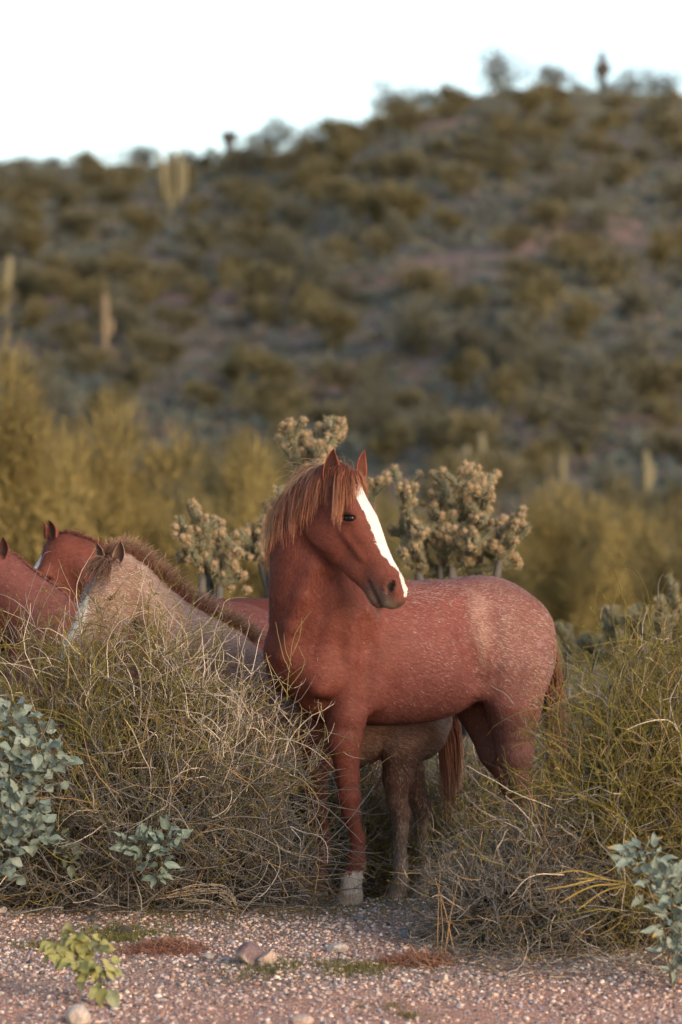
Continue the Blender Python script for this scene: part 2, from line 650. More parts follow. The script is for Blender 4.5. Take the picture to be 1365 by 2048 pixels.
# ------------------------------------------------------------------ olive trees on the flat behind the horses
MT = [tree_meshes('mid_tree', 1.0, .62, 60 + i, 15000, .085, .008, b, stems=6, lobes=40) for i, b in enumerate(
    [(.215, .16, .06), (.18, .14, .06), (.19, .15, .065)])]
rng = np.random.default_rng(9)
MID = [  # pixel x, distance, pixel y of the top, width px, variant, label
    (-30, 42, 735, 330, 0, 'tallest mustard coloured tree at the left edge of the flat'),
    (150, 50, 840, 280, 1, 'olive tree next to the tallest mustard coloured tree'),
    (330, 46, 838, 300, 0, 'broad mustard coloured tree behind the sorrel horse'),
    (470, 56, 862, 260, 2, 'rounded olive tree behind the cholla and the foal'),
    (590, 62, 905, 230, 1, 'low olive tree directly behind the red horse\'s head'),
    (250, 70, 870, 260, 1, 'olive tree filling the gap behind the broad mustard tree'),
    (700, 85, 960, 200, 2, 'dull olive tree behind the red horse\'s muzzle'),
    (800, 75, 975, 220, 1, 'dull olive tree behind the short stem of the bushy cholla'),
    (930, 80, 985, 240, 2, 'dull olive tree behind the bushy cholla'),
    (1060, 60, 965, 230, 1, 'olive tree beyond the red horse\'s rump'),
    (1190, 55, 985, 230, 0, 'mustard green tree beyond the right hand brush'),
    (1310, 62, 950, 240, 1, 'olive tree at the foot of the tall saguaro'),
    (1400, 48, 1000, 240, 2, 'dark olive tree at the right end of the flat'),
]
for (u, d, yt, w, i, lab) in MID:
    x = (u - 682.5) * d / FPX
    z0 = float(ground_z(x, d)) - .1
    h = CAMH + (YH - yt) * d / FPX - z0
    wm = w * d / FPX
    place_tree('olive_tree', MT[i], (x, d, z0), rng.random() * 6.28, (wm * .95, wm * .95, h * .98), lab, 'tree', 'olive trees on the flat behind the horses')


# low grey shrubs on the flat
def low_shrub_mesh(name, seed, base, n=1500, tw=260):
    r = np.random.default_rng(seed)
    g = Geo()
    d0 = nrm(np.concatenate([r.normal(size=(tw, 2)), .25 + np.abs(r.normal(size=(tw, 1)))], 1))
    P = branch_polyline(r.normal(size=(tw, 3)) * np.array([.05, .05, 0]), d0, .4 + .25 * r.random(tw), 5, r, .2)
    V, F = tubes(P, np.linspace(.006, .002, 5)[None] * np.ones((tw, 1)), 3)
    C = np.array([.16, .135, .11]) * (.6 + .8 * r.random((tw, 1)))
    g.add(V, F, tube_cols(C, 5))
    i = r.integers(0, tw, n)
    k = r.integers(2, 5, n)
    p = P[i, k] + r.normal(size=(n, 3)) * .035
    V, F, C = leaf_tris(p, nrm(r.normal(size=(n, 3)) + np.array([0, 0, .7])), .03 + .04 * r.random(n), .008 + .010 * r.random(n),
                        np.array(base) * (.6 + .8 * r.random((n, 1))), r)
    g.add(V, F, C)
    return g.build(name, M_FOL)


LS = [low_shrub_mesh('low_shrub', 80 + i, b) for i, b in enumerate([(.13, .135, .085), (.15, .14, .06), (.12, .125, .10)])]
rng = np.random.default_rng(15)
cnt = 0
for _ in range(4000):
    if cnt >= 150:
        break
    d = 18.6 + 32 * rng.random() ** 1.4
    u = -60 + 1490 * rng.random()
    if d < 20.4 and u < 860:
        continue
    x = (u - 682.5) * d / FPX
    s = .7 + .8 * rng.random() + (d - 18) * .02
    o = tag(obj('low_shrub', LS[rng.integers(0, 3)], loc=(x, d, float(ground_z(x, d)) - .03)),
            'low grey green shrub on the flat behind the horses', 'shrub', 'low shrubs on the flat')
    o.scale = (s, s, s * (.8 + .3 * rng.random()))
    o.rotation_euler = (0, 0, rng.random() * 6.28)
    cnt += 1


# ------------------------------------------------------------------ cholla cacti
def joint_mesh(name, seed, L=.17, R=.021, spines=420, col=(.13, .13, .085), spine=(.34, .28, .17)):
    r = np.random.default_rng(seed)
    g = Geo()
    K, ns = 9, 10
    q = np.linspace(0, 1, K)
    rad = R * np.sqrt(np.clip(1 - (2 * q - 1) ** 6, .05, 1))
    th = np.arange(ns) * 2 * np.pi / ns
    bump = 1 + .22 * np.cos(5 * th[None] + np.pi * (np.arange(K)[:, None] % 2))
    rr = rad[:, None] * bump
    V = np.stack([rr * np.cos(th), rr * np.sin(th), np.repeat(q[:, None] * L, ns, 1)], -1).reshape(-1, 3)
    i = (np.arange(K - 1)[:, None] * ns + np.arange(ns)[None])
    j = (np.arange(K - 1)[:, None] * ns + np.roll(np.arange(ns), -1)[None])
    g.add(V, np.stack([i, j, j + ns, i + ns], -1).reshape(-1, 4), np.array(col))
    a = r.random(spines) * 6.28
    z = r.random(spines) * L
    u = np.stack([np.cos(a), np.sin(a), np.zeros(spines)], -1)
    P = u * R * .9 + np.stack([0 * z, 0 * z, z], -1)
    D = nrm(u + r.normal(size=(spines, 3)) * .45 + np.array([0, 0, .3]))
    V, F, C = leaf_tris(P, D, .016 + .014 * r.random(spines), np.full(spines, .0035), np.array(spine) * (.7 + .6 * r.random((spines, 1))), r)
    g.add(V, F, C)
    return g.build(name, M_CACT)


def fruit_mesh(name, seed, R=.018):
    r = np.random.default_rng(seed)
    g = Geo()
    K, ns = 6, 8
    q = np.linspace(0, np.pi, K)
    th = np.arange(ns) * 2 * np.pi / ns
    rr = R * np.sin(q)[:, None] * (1 + .12 * np.cos(4 * th[None] + np.arange(K)[:, None] * 1.5))
    V = np.stack([rr * np.cos(th), rr * np.sin(th), np.repeat((R * 1.25 - R * 1.25 * np.cos(q))[:, None], ns, 1)], -1).reshape(-1, 3)
    i = (np.arange(K - 1)[:, None] * ns + np.arange(ns)[None])
    j = (np.arange(K - 1)[:, None] * ns + np.roll(np.arange(ns), -1)[None])
    g.add(V, np.stack([i, j, j + ns, i + ns], -1).reshape(-1, 4), np.array([.27, .19, .11]))
    n = 60
    u = nrm(r.normal(size=(n, 3)))
    V, F, C = leaf_tris(u * R * .9 + np.array([0, 0, R * 1.2]), u, np.full(n, .016), np.full(n, .0035), np.array([.40, .30, .19]) * (.7 + .6 * r.random((n, 1))), r)
    g.add(V, F, C)
    return g.build(name, M_CACT)


JM = [joint_mesh('cholla_joint', 100 + i, .15 + .03 * i) for i in range(3)]
FM = [fruit_mesh('cholla_fruit', 110 + i) for i in range(2)]


def cholla(base_u, d, roots, tips, label, seed, fruits=3, thick=.035):
    """woody stems from the ground to fork points (roots), joint chains from the forks to each tip (pixels)"""
    r = np.random.default_rng(seed)
    x0 = (base_u - 682.5) * d / FPX
    b = np.array([x0, d, float(ground_z(x0, d)) - .05])
    t = thing('cholla_cactus', label, 'cactus', b)
    rp = []
    for k, (u, v, dd) in enumerate(roots):
        p = px(u, v, d + dd) - b
        q = np.linspace(0, 1, 8)[:, None]
        mid = np.array([p[0] * .35, p[1] * .5, p[2] * .5]) + r.normal(size=3) * .04
        P = (1 - q) ** 2 * 0 + 2 * q * (1 - q) * mid + q ** 2 * p
        V, F = tubes(P[None], (np.linspace(thick, thick * .6, 8))[None], 8)
        V += r.normal(size=V.shape) * .002
        obj('stem', mesh_data('cholla_stem', V, F, M_CACT, np.tile([.10, .09, .08], (len(V), 1)), True), t)
        rp.append(p)
    rp = np.array(rp)
    for (u, v) in tips:
        dd = (r.random() - .5) * .5
        p = px(u, v, d + dd) - b
        j = np.argmin(np.linalg.norm((rp - p) * np.array([1, .2, .8]), axis=1) + np.where(rp[:, 2] > p[2] - .03, 1.0, 0))
        a = rp[j]
        dist = np.linalg.norm(p - a)
        nj = max(1, int(round(dist / .15)))
        q = np.linspace(0, 1, nj + 1)[:, None]
        mid = np.array([p[0] * .75 + a[0] * .25, p[1] * .6 + a[1] * .4, a[2] * .6 + p[2] * .4]) + r.normal(size=3) * .03
        P = (1 - q) ** 2 * a + 2 * q * (1 - q) * mid + q ** 2 * p
        for k in range(nj):
            dv = Vector(P[k + 1] - P[k])
            o = jo = obj('joint', JM[r.integers(0, 3)], t, P[k])
            o.rotation_euler = dv.to_track_quat('Z', 'Y').to_euler()
            L = dv.length / .16
            w = .72 + .25 * r.random()
            o.scale = (w, w, L * 1.04)
        dv = Vector(P[-1] - P[-2]).normalized()
        for k in range(fruits):
            off = r.normal(size=3) * .022
            o = obj('fruit', FM[r.integers(0, 2)], jo, P[-1] + off - np.array(dv) * .02 * (k > 1))
            o.rotation_euler = (Vector(off * 20) + dv).to_track_quat('Z', 'Y').to_euler()
            s = .8 + .5 * r.random()
            o.scale = (s, s, s)
            o.matrix_parent_inverse = jo.matrix_basis.inverted()
        # side joints near the tip
        for k in range(r.integers(1, 4)):
            a2 = P[-1] * .55 + P[-2] * .45
            dv2 = Vector(r.normal(size=3) * np.array([.6, .6, .2]) + np.array([0, 0, .7])).normalized()
            o = jo = obj('joint', JM[r.integers(0, 3)], t, a2)
            o.rotation_euler = dv2.to_track_quat('Z', 'Y').to_euler()
            s = .5 + .3 * r.random()
            o.scale = (.75, .75, s)
            if fruits == 0:
                continue
            o = obj('fruit', FM[r.integers(0, 2)], jo, a2 + np.array(dv2) * s * .155)
            o.rotation_euler = dv2.to_track_quat('Z', 'Y').to_euler()
            o.matrix_parent_inverse = jo.matrix_basis.inverted()
    return t


cholla(900, 20.6, [(905, 1130, 0), (960, 1110, .1), (880, 1080, .05), (1000, 1120, -.1), (825, 1070, 0), (940, 1060, .1), (850, 1150, .1)],
       [(800, 968), (828, 1020), (812, 985), (868, 1010), (885, 955), (897, 985), (880, 1045), (920, 960), (950, 942), (962, 965), (984, 948), (945, 1000),
        (975, 990), (915, 1020), (1000, 1045), (1030, 1030), (1020, 1060), (1044, 1068), (1005, 1100), (985, 1075), (930, 1050),
        (790, 1062), (800, 1100), (835, 1090), (855, 1120), (870, 1090), (950, 1085), (905, 1075), (965, 1035), (895, 1125), (1015, 1130), (940, 1120), (845, 1060)],
       'bushy cholla with many straw coloured joints behind the red horse\'s back', 301)
cholla(640, 20.4, [(600, 960, 0), (650, 930, .1), (545, 1125, 0), (520, 1120, .05), (730, 1060, .1)],
       [(580, 852), (588, 880), (600, 905), (640, 870), (655, 858), (668, 855), (662, 885), (625, 905), (640, 925), (470, 1098), (490, 1075), (500, 1100),
        (525, 1060), (545, 1040), (540, 1080), (520, 1095), (745, 968), (560, 1000)],
       'tall open cholla rising behind the red horse\'s ears', 302)
cholla(410, 20.2, [(405, 1130, 0), (420, 1150, .1), (440, 1170, 0)],
       [(365, 1050), (370, 1085), (390, 1028), (408, 1045), (383, 1070), (400, 1085), (360, 1110), (415, 1105), (432, 1100), (440, 1130), (460, 1140), (425, 1140), (475, 1158), (452, 1155), (395, 1120)],
       'small pale cholla behind the sorrel horse\'s back', 303)
cholla(1300, 23.5, [(1290, 1290, 0), (1250, 1300, .1), (1340, 1250, .1)],
       [(1225, 1225), (1215, 1250), (1245, 1240), (1268, 1232), (1280, 1215), (1300, 1225), (1322, 1205), (1350, 1172), (1340, 1200), (1360, 1210), (1240, 1270), (1205, 1275),
        (1290, 1250), (1330, 1240), (1310, 1260), (1265, 1260)],
       'low grey cholla half hidden behind the right hand brush', 304, fruits=0)
cholla(1160, 23.9, [(1160, 1320, 0), (1130, 1330, .1), (1190, 1330, .1)],
       [(1125, 1290), (1140, 1275), (1155, 1285), (1170, 1270), (1185, 1290), (1110, 1310), (1200, 1300), (1220, 1310), (1145, 1310)],
       'squat cholla just past the red horse\'s tail', 305, fruits=0)

# ------------------------------------------------------------------ horses: one continuous implicit surface per animal
class Field:
    """signed field on a grid; shapes are blended in with a smooth minimum"""
    def __init__(self, lo, hi, h):
        self.lo = np.array(lo, float)
        self.h = h
        self.n = (np.ceil((np.array(hi) - self.lo) / h) + 1).astype(int)
        self.F = np.full(self.n, .12, np.float32)

    def block(self, lo, hi, m):
        a = np.clip(np.floor((np.array(lo) - m - self.lo) / self.h).astype(int), 0, self.n)
        b = np.clip(np.ceil((np.array(hi) + m - self.lo) / self.h).astype(int) + 1, 0, self.n)
        if np.any(b <= a):
            return None
        ax = [(self.lo[i] + self.h * np.arange(a[i], b[i])).astype(np.float32) for i in range(3)]
        return (slice(a[0], b[0]), slice(a[1], b[1]), slice(a[2], b[2])), ax[0][:, None, None], ax[1][None, :, None], ax[2][None, None, :]

    def blend(self, sl, d, k, sub=False):
        f = self.F[sl]
        if sub:
            d = -d
            hh = np.clip(.5 + .5 * (d - f) / k, 0, 1)
            self.F[sl] = f + (d - f) * hh + k * hh * (1 - hh)
        else:
            hh = np.clip(.5 + .5 * (d - f) / k, 0, 1)
            self.F[sl] = d + (f - d) * hh - k * hh * (1 - hh)

    def ell(self, c, r, ax=None, k=.05, sub=False):
        c = np.array(c, float)
        r = np.array(r, float)
        ax = np.eye(3) if ax is None else np.array(ax, float)      # rows are the axes
        ext = np.sqrt(((ax * r[:, None]) ** 2).sum(0))
        q = self.block(c - ext, c + ext, k + .02)
        if q is None:
            return
        sl, X, Y, Z = q
        X, Y, Z = X - c[0], Y - c[1], Z - c[2]
        k0 = k1 = 0
        for i in range(3):
            u = (X * ax[i, 0] + Y * ax[i, 1] + Z * ax[i, 2]) / r[i]
            k0 = k0 + u * u
            k1 = k1 + (u / r[i]) ** 2
        k0 = np.sqrt(k0)
        d = k0 * (k0 - 1) / (np.sqrt(k1) + 1e-6)
        self.blend(sl, d.astype(np.float32), k, sub)

    def cap(self, a, b, ra, rb, k=.04, flat=None, fac=1.0, sub=False):
        a = np.array(a, float)
        b = np.array(b, float)
        R = max(ra, rb)
        q = self.block(np.minimum(a, b) - R, np.maximum(a, b) + R, k + .02)
        if q is None:
            return
        sl, X, Y, Z = q
        X, Y, Z = X - a[0], Y - a[1], Z - a[2]
        ba = b - a
        t = np.clip((X * ba[0] + Y * ba[1] + Z * ba[2]) / (ba @ ba), 0, 1)
        X, Y, Z = X - t * ba[0], Y - t * ba[1], Z - t * ba[2]
        if flat is not None:
            f = np.array(flat, float)
            u = (X * f[0] + Y * f[1] + Z * f[2]) * (1 / fac - 1)
            X, Y, Z = X + u * f[0], Y + u * f[1], Z + u * f[2]
        d = np.sqrt(X * X + Y * Y + Z * Z) - (ra + (rb - ra) * t)
        self.blend(sl, d.astype(np.float32), k, sub)

    def chain(self, pts, rad, k=.04, flat=None, fac=1.0):
        for i in range(len(pts) - 1):
            self.cap(pts[i], pts[i + 1], rad[i], rad[i + 1], k, flat, fac)

    def sample(self, P):
        g = (P - self.lo) / self.h
        i = np.clip(np.floor(g).astype(int), 0, self.n - 2)
        f = np.clip(g - i, 0, 1)
        r = 0
        for a in (0, 1):
            for b in (0, 1):
                for c in (0, 1):
                    w = (f[..., 0] if a else 1 - f[..., 0]) * (f[..., 1] if b else 1 - f[..., 1]) * (f[..., 2] if c else 1 - f[..., 2])
                    r = r + w * self.F[i[..., 0] + a, i[..., 1] + b, i[..., 2] + c]
        return r

    def grad(self, P, e=.008):
        g = [self.sample(P + np.eye(3)[i] * e) - self.sample(P - np.eye(3)[i] * e) for i in range(3)]
        return nrm(np.stack(g, -1))

    def push(self, P, margin, it=3):
        """moves points out of the body to at least this clearance"""
        P = P.copy()
        m = np.broadcast_to(margin, P.shape[:-1])
        for _ in range(it):
            d = self.sample(P)
            bad = d < m
            if not bad.any():
                break
            P[bad] += self.grad(P[bad]) * (m[bad] - d[bad])[:, None]
        return P

    def surface(self):
        F = self.F
        S = F < 0
        c = np.zeros(np.array(F.shape) - 1, np.uint8)
        for a in (0, 1):
            for b in (0, 1):
                for d in (0, 1):
                    c += S[a:S.shape[0] - 1 + a, b:S.shape[1] - 1 + b, d:S.shape[2] - 1 + d]
        act = np.argwhere((c > 0) & (c < 8))
        idx = np.full(c.shape, -1, np.int32)
        idx[act[:, 0], act[:, 1], act[:, 2]] = np.arange(len(act))
        acc = np.zeros((len(act), 3))
        cnt = np.zeros(len(act))
        cor = [(a, b, d) for a in (0, 1) for b in (0, 1) for d in (0, 1)]
        vals = {q: F[act[:, 0] + q[0], act[:, 1] + q[1], act[:, 2] + q[2]].astype(float) for q in cor}
        for q in cor:
            for axi in range(3):
                if q[axi] == 0:
                    q2 = list(q)
                    q2[axi] = 1
                    f0, f1 = vals[q], vals[tuple(q2)]
                    m = (f0 < 0) != (f1 < 0)
                    t = np.where(m, f0 / np.where(m, f0 - f1, 1), 0)
                    p = np.tile(np.array(q, float), (len(act), 1))
                    p[:, axi] = t
                    acc += p * m[:, None]
                    cnt += m
        V = self.lo + self.h * (act + acc / cnt[:, None])
        faces = []
        for axi in range(3):
            u, v = (axi + 1) % 3, (axi + 2) % 3
            s0 = np.moveaxis(S, [axi, u, v], [0, 1, 2])
            id0 = np.moveaxis(idx, [axi, u, v], [0, 1, 2])
            e = s0[:-1, 1:-1, 1:-1] != s0[1:, 1:-1, 1:-1]
            w = np.argwhere(e)
            i, j, k = w[:, 0], w[:, 1] + 1, w[:, 2] + 1
            q = np.stack([id0[i, j - 1, k - 1], id0[i, j, k - 1], id0[i, j, k], id0[i, j - 1, k]], -1)
            flip = ~s0[i, j, k]
            q[flip] = q[flip][:, ::-1]
            faces.append(q)
        return V, np.concatenate(faces)


def fur(name, V, F, Cb, dirf, n, L, W, rng, pale=None, parent=None, lift=.22, palecol=(.62, .5, .43), weight=None):
    """short hair lying over the hide: one pointed blade per tuft, coloured from the hide, with pale hairs mixed in (roan)"""
    tri = np.concatenate([F[:, [0, 1, 2]], F[:, [0, 2, 3]]])
    A, B, C = V[tri[:, 0]], V[tri[:, 1]], V[tri[:, 2]]
    nn = np.cross(B - A, C - A)
    ar = np.linalg.norm(nn, axis=1)
    pr = ar if weight is None else ar * weight[tri[:, 0]]
    t = rng.choice(len(tri), n, p=pr / pr.sum())
    u, v = rng.random(n), rng.random(n)
    sw = u + v > 1
    u[sw], v[sw] = 1 - u[sw], 1 - v[sw]
    P = A[t] + (B[t] - A[t]) * u[:, None] + (C[t] - A[t]) * v[:, None]
    # smooth normals
    vn = np.zeros_like(V)
    for k in range(3):
        np.add.at(vn, tri[:, k], nn)
    vn = nrm(vn)
    N = vn[tri[t, 0]]
    D = dirf(P) + rng.normal(size=(n, 3)) * .28
    D = nrm(D - N * (D * N).sum(1, keepdims=True))
    S = np.cross(D, N)
    l = (L if np.isscalar(L) else L[tri[t, 0]]) * (.6 + .8 * rng.random(n))
    tip = P + D * l[:, None] + N * (l * lift * (.3 + 1.2 * rng.random(n)))[:, None]
    P = P - N * .001
    w = W * (.6 + .8 * rng.random(n))[:, None]
    VV = np.stack([P - S * w * .5, P + S * w * .5, tip], 1).reshape(-1, 3)
    c = Cb[tri[t, 0]] * (.72 + .56 * rng.random((n, 1)))
    if pale is not None:
        pp = pale[tri[t, 0]]
        hit = rng.random(n) < pp
        c[hit] = lerp(c[hit], np.array(palecol), (.12 + .42 * rng.random((hit.sum(), 1))) * np.clip(pp[hit] * 5, .3, 1)[:, None])
    CC = np.repeat(c, 3, 0)
    NN = np.repeat(nrm(N + .15 * rng.normal(size=N.shape)), 3, 0)
    o = obj(name, mesh_data(name, VV, np.arange(3 * n).reshape(-1, 3), M_FUR, CC, normals=NN), parent, kind='stuff')
    return o


def strands(name, P, r0, Cr, Ct, parent, rng, mat=None):
    """hair strands from polylines (n,k,3); colour runs from root to tip"""
    n, k, _ = P.shape
    R = np.linspace(1, .25, k)[None] * (r0 * (.6 + .8 * rng.random((n, 1))))
    V, F = tubes(P, R, 3)
    q = np.linspace(0, 1, k)[None, :, None]
    br = (.7 + .6 * rng.random((n, 1, 1)))
    C = lerp(np.asarray(Cr, float)[:, None] if np.ndim(Cr) == 2 else np.asarray(Cr, float)[None, None],
             np.asarray(Ct, float)[:, None] if np.ndim(Ct) == 2 else np.asarray(Ct, float)[None, None], q) * br
    return obj(name, mesh_data(name, V, F, mat or M_MANE, tube_cols(C, k), True), parent, kind='stuff')


class Frame:
    """horse frame: s runs rearward, t towards the camera side (its left), z up"""
    def __init__(self, u, d, yaw, scale=1.0, z0=0.0):
        a = math.radians(yaw)
        self.o = np.array([(u - 682.5) * d / FPX, d, z0])
        self.r = np.array([math.cos(a), math.sin(a), 0])
        self.n = np.array([math.sin(a), -math.cos(a), 0])
        self.s = scale

    def W(self, s, t, z):
        return self.o + self.s * (s * self.r + t * self.n) + np.array([0, 0, self.s * z])

    def inv(self, P):
        q = P - self.o
        return q @ self.r / self.s, q @ self.n / self.s, q[..., 2] / self.s

    def axes(self, pitch=0.0, roll=0.0):
        c, s = math.cos(pitch), math.sin(pitch)
        z = np.array([0, 0, 1.])
        e = self.r * c + z * s
        f = z * c - self.r * s
        c, s = math.cos(roll), math.sin(roll)
        return np.array([e, self.n * c + f * s, f * c - self.n * s])


def torso(Fd, fr, legs, croup=1.0, fat=1.0):
    S = fr.s

    def E(s, t, z, rs, rt, rz, pitch=0, k=.06, roll=0, sub=False):
        Fd.ell(fr.W(s, t, z), np.array([rs, rt, rz]) * S, fr.axes(pitch, roll), k * S, sub)

    E(.26, 0, 1.08, .42, .245 * fat, .318)
    E(.48, 0, 1.085, .38, .26 * fat, .31, .05)
    E(.64, 0, 1.15, .33, .235 * fat, .245, .10)
    E(.82, 0, 1.19, .28, .225, .232, -.10)
    E(.93, 0, 1.13, .17, .185, .21)
    E(.02, 0, 1.22, .25, .11, .17, -.2)           # withers
    E(-.09, 0, 1.09, .20, .175, .21)               # breast
    E(-.02, 0, .94, .14, .14, .15)
    for g in (-1, 1):
        E(-.14, g * .085, 1.04, .10, .085, .14, .2, .05)      # breast muscles
        E(.02, g * .165, 1.12, .125, .072, .27, .35, .045)   # shoulder blade
        E(-.08, g * .15, 1.00, .12, .075, .11, 0, .05)      # point of shoulder
        E(.09, g * .15, .93, .10, .068, .12, .3, .04)      # triceps, elbow
        E(.87, g * .135, 1.08, .21, .11, .26, -.35, .06)    # thigh
        E(.965, g * .115, 1.06, .12, .095, .22, -.15, .06)       # buttock
    for (front, pts, rad) in legs:
        Q = [fr.W(*p) for p in pts]
        R = [r * S for r in rad]
        Fd.chain(Q, R, (.022 if front else .03) * S)


def leg_front(t, kn=(0, .45), ft=(.04, .17), hf=(-.01, .0), zg=0.0, el=(.06, .86), T=None):
    T = t if T is None else T
    pts = [(el[0], t, el[1]), (el[0] * .7 + kn[0] * .3 - .02, t * 1.0, .70), (kn[0] - .005, T, kn[1] + .09), (kn[0], T, kn[1]), (kn[0] + .01, T, kn[1] - .07),
           (ft[0] + .005, T, ft[1] + .10), (ft[0], T, ft[1]), (ft[0] - .025, T, ft[1] - .07), (hf[0], T, hf[1] + .045)]
    rad = [.09, .073, .047, .047, .036, .029, .038, .036, .048]
    return (1, pts, rad)


def leg_hind(t, st=(.80, .86), hk=(.95, .44), ft=(.98, .14), hf=(.93, -.04)):
    m = (st[0] * .5 + hk[0] * .5, st[1] * .5 + hk[1] * .5)
    pts = [(.90, t * 1.15, 1.02), (st[0] + .06, t * 1.2, st[1]), (m[0] + .02, t * 1.05, m[1]), (hk[0], t, hk[1] + .06), (hk[0] + .025, t, hk[1]), (hk[0] + .02, t, hk[1] - .09),
           (ft[0], t, ft[1] + .09), (ft[0], t, ft[1]), (ft[0] - .03, t, ft[1] - .07), (hf[0], t, hf[1] + .045)]
    rad = [.16, .122, .08, .052, .048, .04, .034, .041, .038, .048]
    return (0, pts, rad)


class Head:
    """head frame: a from poll to muzzle, v from the face to the jaw, t to the seen side"""
    def __init__(self, poll, A, T, scale=1.0):
        self.o = np.array(poll, float)
        self.A = nrm(A)
        T = np.array(T, float)
        self.T = nrm(T - self.A * (T @ self.A))
        self.V = np.cross(self.T, self.A)
        if self.V[2] > 0:
            self.V = -self.V
        self.s = scale

    def W(self, a, v, t):
        return self.o + self.s * (a * self.A + v * self.V + t * self.T)

    def inv(self, P):
        q = P - self.o
        return q @ self.A / self.s, q @ self.V / self.s, q @ self.T / self.s

    def build(self, Fd, detail=True):
        S = self.s

        def E(a, v, t, ra, rv, rt, k=.03, pitch=0.0, sub=False, roll=0.0):
            c, s = math.cos(pitch), math.sin(pitch)
            e1, e2, e3 = self.A * c + self.V * s, self.V * c - self.A * s, self.T
            c, s = math.cos(roll), math.sin(roll)
            e2, e3 = e2 * c + e3 * s, e3 * c - e2 * s
            Fd.ell(self.W(a, v, t), np.array([ra, rv, rt]) * S, np.array([e1, e2, e3]), k * S, sub)

        def K(p, q, ra, rb, k=.03, fac=1.0, sub=False):
            Fd.cap(self.W(*p), self.W(*q), ra * S, rb * S, k * S, self.T, fac, sub)
        E(.07, .085, 0, .115, .095, .085, .05)
        E(.17, .085, 0, .12, .085, .092, .04)
        E(.24, .075, 0, .14, .07, .075, .04)
        K((.24, .065, 0), (.50, .062, 0), .066, .048, .04, .9)      # nasal bone
        K((.20, .13, 0), (.44, .11, 0), .09, .06, .04, .72)         # upper jaw
        K((.14, .20, 0), (.28, .195, 0), .07, .06, .04, .8)         # lower jaw
        K((.28, .195, 0), (.38, .17, 0), .06, .045, .04, .8)
        K((.38, .17, 0), (.50, .15, 0), .045, .033, .04, .85)
        E(.50, .085, 0, .085, .068, .056, .03)                      # muzzle
        E(.575, .085, 0, .045, .058, .052, .03, .25)                # upper lip
        E(.535, .155, 0, .048, .030, .036, .02, -.1)                # chin and lower lip
        for g in (-1, 1):
            E(.155, .18, g * .05, .125, .105, .034, .04)             # cheek
            E(.19, .035, g * .070, .045, .024, .022, .03, .15)       # brow
            K((.25, .115, g * .066), (.37, .105, g * .050), .012, .008, .025)
            E(.54, .048, g * .042, .042, .034, .020, .02)          # nostril wing
            if detail:
                E(.205, .063, g * .092, .034, .019, .020, .008, -1.0, True)        # eye socket
                E(.187, .052, g * .083, .036, .010, .018, .01, -1.0)              # upper lid
                E(.221, .074, g * .081, .030, .007, .014, .01, -1.0)              # lower lid
                E(.545, .050, g * .056, .034, .017, .022, .008, .95, True)        # nostril
                K((.475, .128, g * .052), (.60, .140, g * .032), .009, .008, .010, 1.0, True)  # mouth


def ear_mesh(name, L, W, cup, col_in, col_out, curl=.1):
    """cupped, pointed ear along +Z, opening towards -Y"""
    K, M = 12, 11
    q = np.linspace(0, 1, K)
    w = W * np.interp(q, [0, .08, .22, .42, .6, .75, .88, .96, 1], [.62, .78, .96, 1.0, .88, .68, .42, .2, .02])
    a = np.linspace(-1, 1, M)
    V, C = [], []
    for side in (0, 1):
        for i in range(K):
            ang = a * (1.9 - 1.0 * q[i])
            rad = w[i] * .5
            rad = rad - (.004 if side else 0)
            rad = max(rad, .0004)
            X = np.sin(ang) * rad
            Y = np.cos(ang) * rad * cup
            Z = np.full(M, q[i] * L)
            Xb = X + curl * L * (q[i] ** 2) * .5
            V.append(np.stack([Xb, Y, Z], -1))
            edge = np.abs(a)[:, None] ** 6
            ci = np.array(col_in) * (1 - .0 * q[i])
            C.append(lerp(np.tile(ci, (M, 1)), np.tile(col_out, (M, 1)), edge) if side else np.tile(col_out, (M, 1)))
    V = np.concatenate(V)
    C = np.concatenate(C)
    i = (np.arange(K - 1)[:, None] * M + np.arange(M - 1)[None]).ravel()
    Fo = np.stack([i, i + 1, i + M + 1, i + M], -1)
    Fi = Fo[:, ::-1] + K * M
    j = np.arange(K - 1) * M
    e1 = np.stack([j, j + M, j + M + K * M, j + K * M], -1)
    j2 = j + M - 1
    e2 = np.stack([j2, j2 + K * M, j2 + M + K * M, j2 + M], -1)
    return mesh_data(name, V, np.concatenate([Fo, Fi, e1, e2]), M_COAT, C, True)


def put_ear(parent, base, tip, open_dir, W, col_in, col_out, cup=.8, curl=.1):
    b, t = np.array(base, float), np.array(tip, float)
    L = np.linalg.norm(t - b)
    z = (t - b) / L
    y = -np.array(open_dir, float)
    y = nrm(y - z * (y @ z))
    x = np.cross(y, z)
    o = obj('ear', ear_mesh('ear', L, W, cup, col_in, col_out, curl), parent)
    from mathutils import Matrix
    M = Matrix(((x[0], y[0], z[0], b[0]), (x[1], y[1], z[1], b[1]), (x[2], y[2], z[2], b[2]), (0, 0, 0, 1)))
    o.matrix_local = M
    return o


def eye_material():
    m = bpy.data.materials.new('eye_dark')
    m.use_nodes = True
    b = m.node_tree.nodes['Principled BSDF']
    b.inputs['Base Color'].default_value = (.006, .005, .005, 1)
    b.inputs['Roughness'].default_value = .10
    b.inputs['Specular IOR Level'].default_value = .3
    return m


M_EYE = eye_material()


